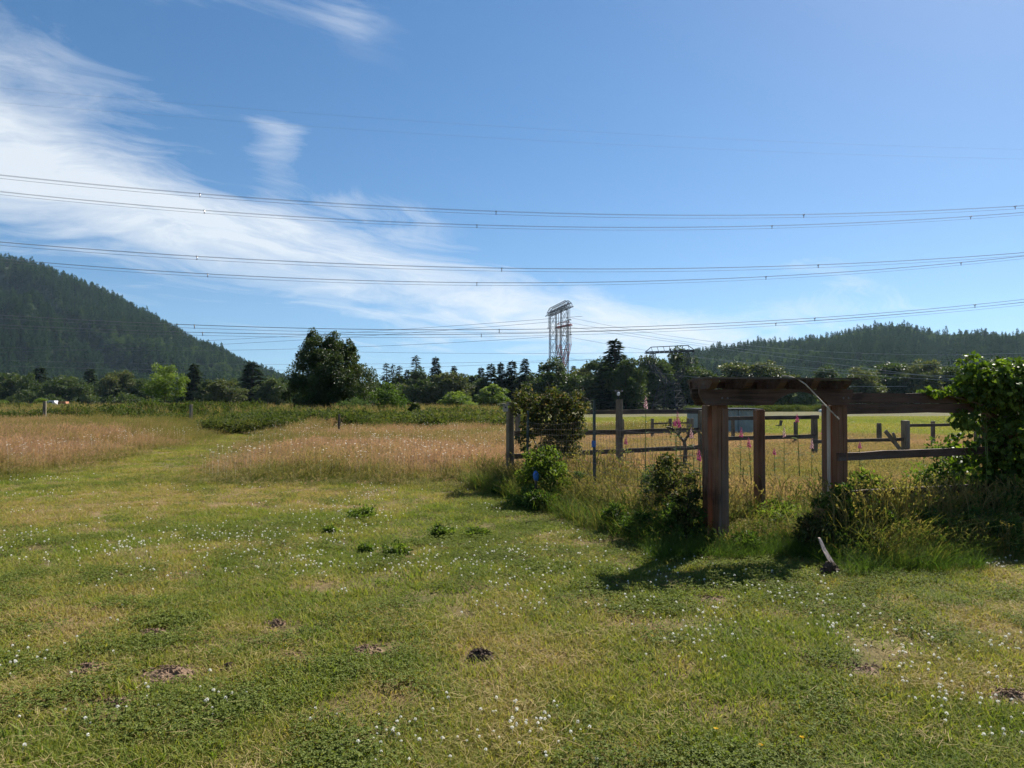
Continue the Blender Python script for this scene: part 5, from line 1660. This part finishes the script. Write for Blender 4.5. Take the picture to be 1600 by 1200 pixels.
for i in range(9):
    x0_ = rgc.uniform(822, 885); m.tube([C3(x0_, 760) * [1, 1, 0], C3(x0_ + rgc.normal(0, 8), 715), C3(x0_ + rgc.normal(0, 14), 670), C3(x0_ + rgc.normal(0, 22), 625)], [.018, .014, .010, .004], 5)
for i in range(26):
    p_ = C3(rgc.uniform(806, 915), rgc.uniform(606, 680)); d_ = rgc.normal(0, .16, 3) * [1, .6, 1]
    m.tube([p_, p_ + d_, p_ + d_ * 1.7 + [0, 0, -.08]], [.005, .004, .002], 4, .5, False)
m.build('stem', M['bark'], cl_)
shrub('bright leafy bush growing through the wire fence below the bronze climber', 850, 12.5, 92, 692, 'shrub_bright', 602, 0.0, 90, 46, 0.055, clump=.12)
shrub('dark low bush at the foot of the bright leafy bush', 838, 12.0, 88, 762, 'shrub', 603, 0.0, 30, 60, 0.05)
shrub('leggy reddish-brown rose bush left of the arbor post', 1052, 9.5, 96, 706, 'rose', 604, 0.25, 40, 34, 0.05, clump=.12)
shrub('dark tangled bush at the foot of the arbor\'s left post', 1066, 9.0, 92, 775, 'shrub', 605, 0.0, 36, 60, 0.045)
shrub('small leafy green bush left of the rose bush', 965, 9.9, 58, 778, 'shrub', 606, 0.0, 24, 46, 0.05)
shrub('tall feathery green weeds in front of the rose bush', 1030, 10.4, 86, 720, 'bush_grey', 614, 0.2, 40, 34, 0.04, clump=.12)
shrub('bright lime green ground bush inside the arbor opening', 1225, 9.7, 120, 782, 'shrub_bright', 607, 0.0, 40, 44, 0.055)
shrub('bramble bush at the foot of the arbor\'s right post', 1312, 8.75, 84, 752, 'shrub', 608, 0.0, 40, 50, 0.055)
shrub('bright bush behind the rail fence beside the arbor\'s right post', 1352, 9.9, 90, 733, 'shrub_bright', 609, 0.0, 36, 50, 0.06)
shrub('tall loose bush behind the rail fence next to the vine', 1472, 10.9, 100, 690, 'shrub', 610, 0.1, 46, 46, 0.055)
shrub('dark bush under the lower rail left of the vine', 1430, 9.6, 120, 768, 'shrub', 611, 0.0, 44, 60, 0.05)
shrub('dark shaded bush at the foot of the vine', 1540, 9.5, 130, 776, 'shrub', 612, 0.0, 50, 60, 0.05)
for i, (lb, px, Y_, w_, top, mt) in enumerate([
    ('dark brushy bush right at the lawn edge, left of the arbor', 1000, 9.3, 70, 800, 'shrub'),
    ('twiggy brown brush leaning on the arbor\'s left post', 1074, 8.85, 56, 742, 'rose'),
    ('dark brush between the arbor posts at the lawn edge', 1165, 8.6, 60, 836, 'shrub'),
    ('tangled brown brush before the arbor\'s right post', 1282, 8.4, 86, 800, 'rose'),
    ('dark brush below the middle of the rail fence', 1375, 8.7, 110, 782, 'shrub'),
    ('brown weedy brush right of the leaning stake', 1352, 8.2, 90, 826, 'rose'),
    ('dark brush at the lawn edge below the lower rail', 1450, 8.6, 110, 800, 'shrub'),
    ('dark brush at the lawn edge below the vine', 1540, 8.7, 120, 790, 'shrub'),
    ('dark brush cut by the right edge of the photo', 1600, 9.2, 90, 760, 'shrub'),
    ('shaded bush tucked behind the wire mesh by the steel post', 905, 12.6, 50, 735, 'bush_grey'),
    ('dark grass-choked bush at the foot of the corner post', 800, 13.6, 60, 745, 'shrub')]):
    shrub(lb, px, Y_, w_, top, mt, 630 + i, 0.0, 36, 44, 0.045, 'brush', 'shrub', .17)
# ferny twig reaching out of the shade
fx = at(1540, 822, 8.8)
f_ = thing('elder_sprig', 'pale leafy sprig reaching out of the shade below the vine', 'plant', (fx[0], 8.8, 0))
m = MB(); m2 = MB(); rg = RS(613)
for i in range(5):
    p0_ = at(1600, 838 - i * 9, 8.8) - [fx[0], 8.8, 0]; p1_ = at(1512 + i * 14, 806 + i * 5, 8.6) - [fx[0], 8.8, 0]
    m2.tube([p0_ + [0, 0, -0.05], (p0_ + p1_) / 2 + [0, 0, .02], p1_], [.005, .004, .002], 4)
    n = 34; f = rg.uniform(.25, 1, n)[:, None]
    C = p0_ * (1 - f) + p1_ * f
    V, Fc, t = leafcards(C, rg.normal(0, 1, (n, 3)) * [1, .6, .5], np.tile([0, -.2, 1.], (n, 1)) + rg.normal(0, .3, (n, 3)), .045, .022, rg.uniform(.5, 1, n), .15, 'oval'); m.add(V, Fc, t)
m.build('foliage', M['shrub_bright'], f_); m2.build('stem', M['stem'], f_)

# twisted little fruit tree
tx = at(1066, 700, 13.5)
ft = thing('fruit_sapling', 'small twisted dark fruit tree inside the wire fence', 'tree', (tx[0], 13.5, 0))
m = MB(); q = lambda x, y: at(x, y, 13.5) - np.array([tx[0], 13.5, 0])
m.tube([q(1070, 760) * [1, 1, 0], q(1070, 720), q(1071, 702), q(1069, 690)], [.05, .042, .038, .034], 7)
for pts in [[(1069, 690), (1060, 680), (1052, 671)], [(1069, 690), (1075, 680), (1079, 668)], [(1060, 680), (1064, 670), (1062, 662)], [(1052, 671), (1046, 668), (1040, 667)], [(1071, 702), (1080, 696), (1086, 700)], [(1075, 682), (1086, 676), (1094, 674)]]:
    m.tube([q(*p) for p in pts], [.03, .02, .008], 5)
m.build('trunk', M['bark'], ft)
rg = RS(620); C = np.concatenate([q(*p) + rg.normal(0, .05, (12, 3)) for p in [(1052, 670), (1079, 669), (1062, 662), (1040, 667), (1090, 675), (1046, 672), (1070, 676)]])
m = MB(); n = len(C); V, Fc, t = leafcards(C, rg.normal(0, 1, (n, 3)), rg.normal(0, 1, (n, 3)), .05, .028, rg.random(n), .2, 'oval'); m.add(V, Fc, t); m.build('crown', M['rose'], ft)

# foxgloves
def foxglove(label, px, top, bot, Y, mat, seed):
    X = (px - 800) / F * Y; zt = at(px, top, Y)[2]; zb = at(px, bot, Y)[2]
    e = thing('foxglove', label, 'flower', (X, Y, gzf(X, Y)), seed, 'foxgloves in the garden'); rg = RS(seed)
    lean = rg.normal(0, .04, 2)
    P_ = lambda z: np.array([lean[0] * z, lean[1] * z, z])
    m = MB(); m.tube([P_(0), P_(zb * .6), P_(zt)], [.009, .007, .002], 5); m.build('stem', M['stem'], e)
    m = MB(); n = 26
    for i in range(n):
        f = i / n; z = zb + (zt - zb) * f; a = i * 2.4; k_ = (1.15 - .85 * f) * .62; L = .045 * k_
        d_ = np.array([cos(a), sin(a), -0.55])
        m.tube([P_(z) + d_ * .008, P_(z) + d_ * L * .6, P_(z) + d_ * L], [.006 * k_, .013 * k_, .018 * k_], 6, rg.random(), False)
    m.build('flower_spike', M[mat], e)
    m = MB(); n = 16; zz_ = rg.uniform(.05, max(zb * .9, .2), n); a = rg.random(n) * 6.28
    V, Fc, t = leafcards(np.stack([P_(z) for z in zz_]), np.stack([np.cos(a), np.sin(a), np.full(n, .2)], 1), np.tile([0, 0, 1.], (n, 1)), .12, .035, rg.random(n), .2, 'oval'); m.add(V, Fc, t); m.build('leaf', M['bush_grey'], e)


for i, (px, top, bot, Y, mt, lb) in enumerate([
    (1008, 617, 636, 11.8, 'flower_pale', 'tallest pale pink foxglove standing above the back fence rails'),
    (1054, 641, 660, 12.6, 'flower_pink', 'pink foxglove, left and tallest of the trio over the twisted tree'),
    (1058, 652, 663, 12.9, 'flower_pink', 'pink foxglove, middle and lowest of the trio over the twisted tree'),
    (1067, 650, 665, 12.7, 'flower_pink', 'pink foxglove, right one of the trio over the twisted tree'),
    (976, 681, 692, 13.5, 'flower_pink', 'small magenta foxglove just right of the post with the sensor'),
    (1087, 668, 683, 12.0, 'flower_pale', 'pale pink foxglove against the left edge of the arbor'),
    (1097, 700, 718, 10.0, 'flower_pink', 'deep pink flower spike touching the arbor\'s left post'),
    (1155, 666, 681, 12.5, 'flower_pink', 'magenta foxglove in front of the grey shed'),
    (1175, 683, 697, 11.8, 'flower_pink', 'pink foxglove beside the lone gate post\'s left edge'),
    (1224, 664, 682, 13.5, 'flower_pale', 'pale fading foxglove right of the lone gate post'),
    (1250, 645, 657, 12.6, 'flower_pink', 'pink-tipped tall foxglove under the arch'),
    (1267, 682, 698, 12.6, 'flower_pale', 'pale foxglove below the pasture fence corner post'),
    (1285, 662, 676, 12.2, 'flower_pink', 'foxglove touching the inner edge of the arbor\'s right post'),
    (1342, 690, 700, 14.5, 'flower_pink', 'little pink foxglove between the rails right of the arbor'),
    (1209, 700, 709, 14.0, 'flower_pink', 'short pink foxglove low in the dry grass under the arch')]):
    foxglove(lb, px, top, bot, Y, mt, 640 + i)

# ------------------------------------------------------------------ rank grass along the fences
def rank_tuft(seed, n, R, h0, h1, heads):
    rg = RS(seed); m = MB()
    B = np.append(rg.normal(0, R, (n, 2)), np.full((n, 1), -.02), 1)
    V, Fc, f = blades(rg, B, rg.uniform(h0, h1, n), rg.uniform(.004, .009, n), rg.uniform(.05, .5, n), rg.uniform(.2, .9, n), None, 4)
    k_ = len(V) // n
    m.add(V, Fc, np.clip(np.repeat(rg.normal(.4, .3, n), k_) + .15 * f, 0, 1))
    for i in range(heads):
        h = rg.uniform(h1 * .9, h1 * 1.35); a = rg.random() * 6.28; d_ = np.array([cos(a), sin(a)]) * rg.uniform(.05, .35) * h; b_ = rg.normal(0, R, 2)
        P_ = np.array([np.append(b_ + d_ * f * f * f, h * (f - .18 * f ** 4)) for f in np.linspace(0, 1, 6)])
        m.tube(P_, [.002, .002, .002, .002, .0035, .002], 3, .9, False)
        c = P_[-2]; nh = 8
        V, Fc, t = leafcards(P_[-2] + (P_[-1] - P_[-2]) * rg.random((nh, 1)), (P_[-1] - P_[-2]) + rg.normal(0, .03, (nh, 3)), rg.normal(0, 1, (nh, 3)), .03, .008, 1.0, .1); m.add(V, Fc, t)
    return m.mesh('rank_tuft')


rank_c = proto_collection('rank_tuft', [rank_tuft(700 + i, 46, .12, .22, .55, 4) for i in range(4)], M['rank'])
rg = RS(720); Pp = []; Sc = []; It = []
def belt(A, B, n, t0, t1, s0, s1, tint, spread=.25):
    d = (B - A); nr = np.array([d[1], -d[0]]) / np.linalg.norm(d)
    f = rg.random(n)[:, None]; t = rg.uniform(t0, t1, n)[:, None]
    p = A + d * f + nr * t
    Pp.append(p); Sc.append(rg.uniform(s0, s1, n)); It.append(np.clip(rg.normal(tint, spread, n), 0, 1))


belt(FL0 + [-.3, .2], FL1, 330, -.3, .65, .5, 1.1, .62, .3)
belt(FL0 + [-.35, 0.1], FL0 + [.9, -2.6], 110, -.1, .5, .7, 1.2, .6)
belt(FL0 + [.1, 0], FL1 + [-.1, .3], 240, -1.3, -.1, .9, 1.6, .75, .25)
belt(AL + [-.9, .2], AR + [-.2, 0], 420, -.2, .85, .28, .6, .15, .2)
belt(AL, AR, 200, -.9, 0, .35, .65, .15, .2)
belt(AR + [-.5, -.1], FR + [1.5, .4], 620, .5, 1.35, .4, .85, .72, .3)
belt(AR + [-.5, -.1], FR + [1.5, .4], 520, .0, .8, .9, 1.5, .75, .25)
belt(AR, FR + [1.5, .4], 420, -1.4, .2, .8, 1.3, .25, .25)
belt(AL + [.9, -.9], AR + [.9, -.9], 120, -.3, .5, .35, .7, .2, .2)
Pp = np.concatenate(Pp); Sc = np.concatenate(Sc); It = np.concatenate(It); n = len(Pp)
scatter('fence_line_grass', 'rank uncut grass crowding the foot of the fences and arbor', 'grass', rank_c, np.append(Pp, gz(Pp[:, 0], Pp[:, 1])[:, None], 1), rg.integers(0, 4, n), rg.random(n) * 6.28, Sc, It)

# ------------------------------------------------------------------ lawn details
def molehill(label, px, py, rx, ry, h, mat, seed):
    c = gnd(px, py); rg = RS(seed)
    e = thing('molehill', label, 'molehill', (c[0], c[1], gzf(*c)), 0, 'molehills in the lawn')
    nr, na = 9, 26
    V = [[0, 0, h]]
    for i in range(1, nr + 1):
        f = i / nr
        for j in range(na):
            a = j * 2 * pi / na
            k_ = 1 + .25 * (vnoise(cos(a) * 1.7 + seed, sin(a) * 1.7 + 5, seed) - .5) * 2
            z = h * (1 - f ** 1.4) + .13 * h * rg.normal() * (1 - f ** 3) - .015 * f
            V.append([rx * f * k_ * cos(a), ry * f * k_ * sin(a), z])
    T = np.array([[0, 1 + j, 1 + (j + 1) % na] for j in range(na)])
    k_ = 1 + np.arange(nr - 1)[:, None] * na; j = np.arange(na)[None]; j2 = (j + 1) % na
    m = MB(); m.add(V, [T, np.stack([k_ + j, k_ + na + j, k_ + na + j2, k_ + j2], -1).reshape(-1, 4)])
    m.build('heap', mat, e)
    m = MB()
    for i in range(60):
        a = rg.random() * 6.28; f = rg.uniform(0, 1.25) ; s_ = rg.uniform(.003, .012)
        m.blob([rx * f * cos(a), ry * f * sin(a), max(0, h * (1 - f * f)) + s_ * .4], (s_, s_, s_ * .8), seed * 50 + i, 6, 4, .3)
    m.build('clods', mat, e)




for a_ in MOLES:
    molehill(*a_[:6], M[a_[6]], a_[7])


def weed(label, px, py, wpx, h, seed, mat='shrub_bright'):
    c = gnd(px, py); wd = wpx / F * c[1]
    tr, cr = broadleaf(seed, h * .8, wd * 1.15, -0.03, 26, 22, .045, .004, .2, 0, 0, 1.0, 'oval')
    e = thing('weed_clump', label, 'weed', (c[0], c[1], gzf(*c)), 0, 'green weed clumps left in the lawn')
    cr.build('foliage', M[mat], e); tr.build('stem', M['stem'], e)


weed('green leafy weed clump farthest back, alone in the mown grass', 566, 812, 46, .20, 821)
weed('bright green weed clump, largest and nearest of the lawn weeds', 618, 868, 42, .16, 822)
weed('green weed clump right of the large bright one', 687, 838, 34, .16, 823)
weed('low green weed clump close to the fence shadow', 742, 838, 36, .12, 824)
weed('small dark weed clump left of the bright one', 572, 862, 24, .10, 825)
weed('tiny weed tuft between the two middle clumps', 515, 832, 20, .08, 826)

# weathered stake leaning in the grass
c = gnd(1300, 902)
st = thing('leaning_stake', 'pale weathered stake stuck slanting in the grass before the arbor', 'stake', (c[0], c[1], gzf(*c)))
o0 = np.array([c[0], c[1], 0])
top_ = at(1281, 842, c[1] + .25) - o0; low_ = at(1311, 906, c[1]) - o0
dv = top_ - low_; m = MB()
pts = np.array([low_ + dv * f for f in (0, .35, .7, 1)]); pts[1] += [.006, 0, .004]; pts[2] += [-.008, 0, 0]
V = []
sd = np.array([1, 0.3, 0]) / 1.044
for p_, w_ in zip(pts, (.034, .03, .024, .013)): V += [p_ - sd * w_, p_ - sd * w_ * .8 + [0, .03, 0], p_ + sd * w_ * .8 + [0, .03, 0], p_ + sd * w_]
k_ = np.arange(3)[:, None] * 4; j = np.arange(4)[None]; j2 = (j + 1) % 4
m.add(V, [np.stack([k_ + j, k_ + 4 + j, k_ + 4 + j2, k_ + j2], -1).reshape(-1, 4), np.array([[0, 1, 2, 3], [15, 14, 13, 12]])]); m.build('stake', M['stake'], st)
m = MB(); 
for i in range(7): m.blob(at(1293 + 5 * RS(i).normal(), 893 + 5 * RS(i + 9).normal(), c[1] + .05) - o0, (.05, .05, .05), 830 + i, 8, 6, .3)
m.build('bark_lump', M['soil_dark'], st)

# yellow flowers in the near grass
for i, (px, py) in enumerate([(1252, 1168), (1188, 1180), (1118, 1152)]):
    c = gnd(px, py)
    e = thing('dandelion', ['yellow dandelion right of the other two in the near lawn', 'yellow dandelion, middle and nearest of three', 'small yellow flower, leftmost of three in the near lawn'][i], 'flower', (c[0], c[1], gzf(*c)), 0, 'yellow flowers in the lawn')
    m = MB(); m.tube([[0, 0, 0], [.003, 0, .05]], .002, 4); m.build('stem', M['stem'], e)
    n = 18; a = np.arange(n) * 2.4; rg = RS(i)
    m = MB(); V, Fc, t = leafcards(np.tile([.003, 0, .05], (n, 1)), np.stack([np.cos(a), np.sin(a), rg.uniform(.1, .8, n)], 1), np.tile([0, 0, 1.], (n, 1)), .016, .007, rg.random(n)); m.add(V, Fc, t); m.build('petals', M['yellow'], e)

# ------------------------------------------------------------------ far small things
def vehicle(label, px, Y, L, Wd, H, mat, cat):
    X = (px - 800) / F * Y
    e = thing('parked_vehicle', label, cat, (X, Y, gzf(X, Y)), 0.15)
    m = MB(); m.poly([(-L / 2, .35), (L / 2, .35), (L / 2, H * .55), (L * .40, H * .62), (L * .26, H), (-L * .48, H), (-L / 2, H * .9)], -Wd / 2, Wd / 2); m.build('body', mat, e)
    for sx in (-.3, .0):
        m = MB(); m.box([L * sx, -Wd / 2 - .004, H * .78], (L * .24, .02, H * .24)); m.build('window', M['glass'], e)
    for sx in (-.32, .32):
        for sy in (-1, 1):
            m = MB(); m.tube([[L * sx, sy * Wd * .5 - .1, .35], [L * sx, sy * Wd * .5 + .1, .35]], .35, 14); m.build('wheel', M['rubber'], e)


vehicle('white van roof showing over the brambles beside the leftmost post', 82, 150, 2.6, 1.8, at(82, 626, 150)[2] - gzf(-90, 150), M['car_white'], 'van')
vehicle('rust-red vehicle roof showing over the brambles right of the white van', 101, 150, 1.9, 1.6, at(101, 627.5, 150)[2] - gzf(-90, 150), M['car_red'], 'vehicle')
for i, (px, py, w_, lb) in enumerate([(1283, 650, 9, 'pale rock at the field edge seen under the arch by the right post'), (1334, 648, 12, 'pale rock, left one of the pair under the double top boards'), (1346, 650, 9, 'pale rock, right one of the pair under the double top boards'), (1440, 648, 10, 'pale rock at the field edge farther right near the vine')]):
    Y = 150; X = (px - 800) / F * Y; s_ = w_ / F * Y / 2
    e = thing('pale_rock', lb, 'rock', (X, Y, gzf(X, Y)), i, 'pale rocks along the field edge')
    m = MB(); m.blob([0, 0, s_ * .35], (s_, s_ * .8, s_ * .6), 850 + i, 9, 7, .14); m.build('rock', M['rock'], e)
X = (1218 - 800) / F * 46
e = thing('tree_stump', 'small dark upright stump with a side root in the hay field', 'stump', (X, 46, gzf(X, 46)))
m = MB(); m.tube([[.05, 0, -.1], [.06, 0, .2], [.10, 0, .42]], [.12, .09, .11], 8); m.build('stump', M['bark'], e)
m = MB(); m.tube([[.05, 0, .08], [-.18, -.05, .10], [-.36, -.05, .04]], [.07, .06, .04], 6); m.build('root', M['bark'], e)
# blue-capped stake in the bush
c = at(836, 742, 12.3)
e = thing('garden_stake', 'dark stake with a small blue cloth on top in the bright bush', 'stake', (c[0], 12.1, 0))
m = MB(); m.tube([[0, 0, 0], [.01, 0, c[2]]], .02, 6); m.build('stake', M['fence'], e)
m = MB(); m.blob([.01, 0, c[2]], (.05, .04, .08), 9, 9, 6, .2); m.build('cloth', M['blue'], e)
# pale mulleins at the meadow's far edge
for i, (px, top, lb) in enumerate([(8, 640, 'pale green mullein plant at the left edge of the meadow'), (160, 648, 'pale green weed spike beside the dark bramble mound'), (22, 655, 'small pale weed right of the mullein at the left edge')]):
    shrub(lb, px, 44.5, 22 if i == 0 else 16, top, 'shrub_bright', 860 + i, 0, 24, 30, .14, 'tall_weed', 'weed')

# ------------------------------------------------------------------ haze
HZ = True
if HZ:
    me = raw_mesh('haze', np.array([[x, y, z] for x in (-4700, 4700) for y in (-900, 4700) for z in (-8.0, 560)], float),
                  [np.array([[0, 1, 3, 2], [4, 6, 7, 5], [0, 4, 5, 1], [2, 3, 7, 6], [0, 2, 6, 4], [1, 5, 7, 3]])])
    m, N, Lk = new_mat('haze_air')
    v = N.new('ShaderNodeVolumePrincipled')
    v.inputs['Color'].default_value = (0.55, 0.78, 1.0, 1)
    v.inputs['Density'].default_value = 0.00003
    v.inputs['Anisotropy'].default_value = 0.2
    o = N.new('ShaderNodeOutputMaterial'); Lk.new(v.outputs[0], o.inputs['Volume'])
    tag(link('haze', me, m), 'thin bluish summer haze over the valley', kind='stuff')
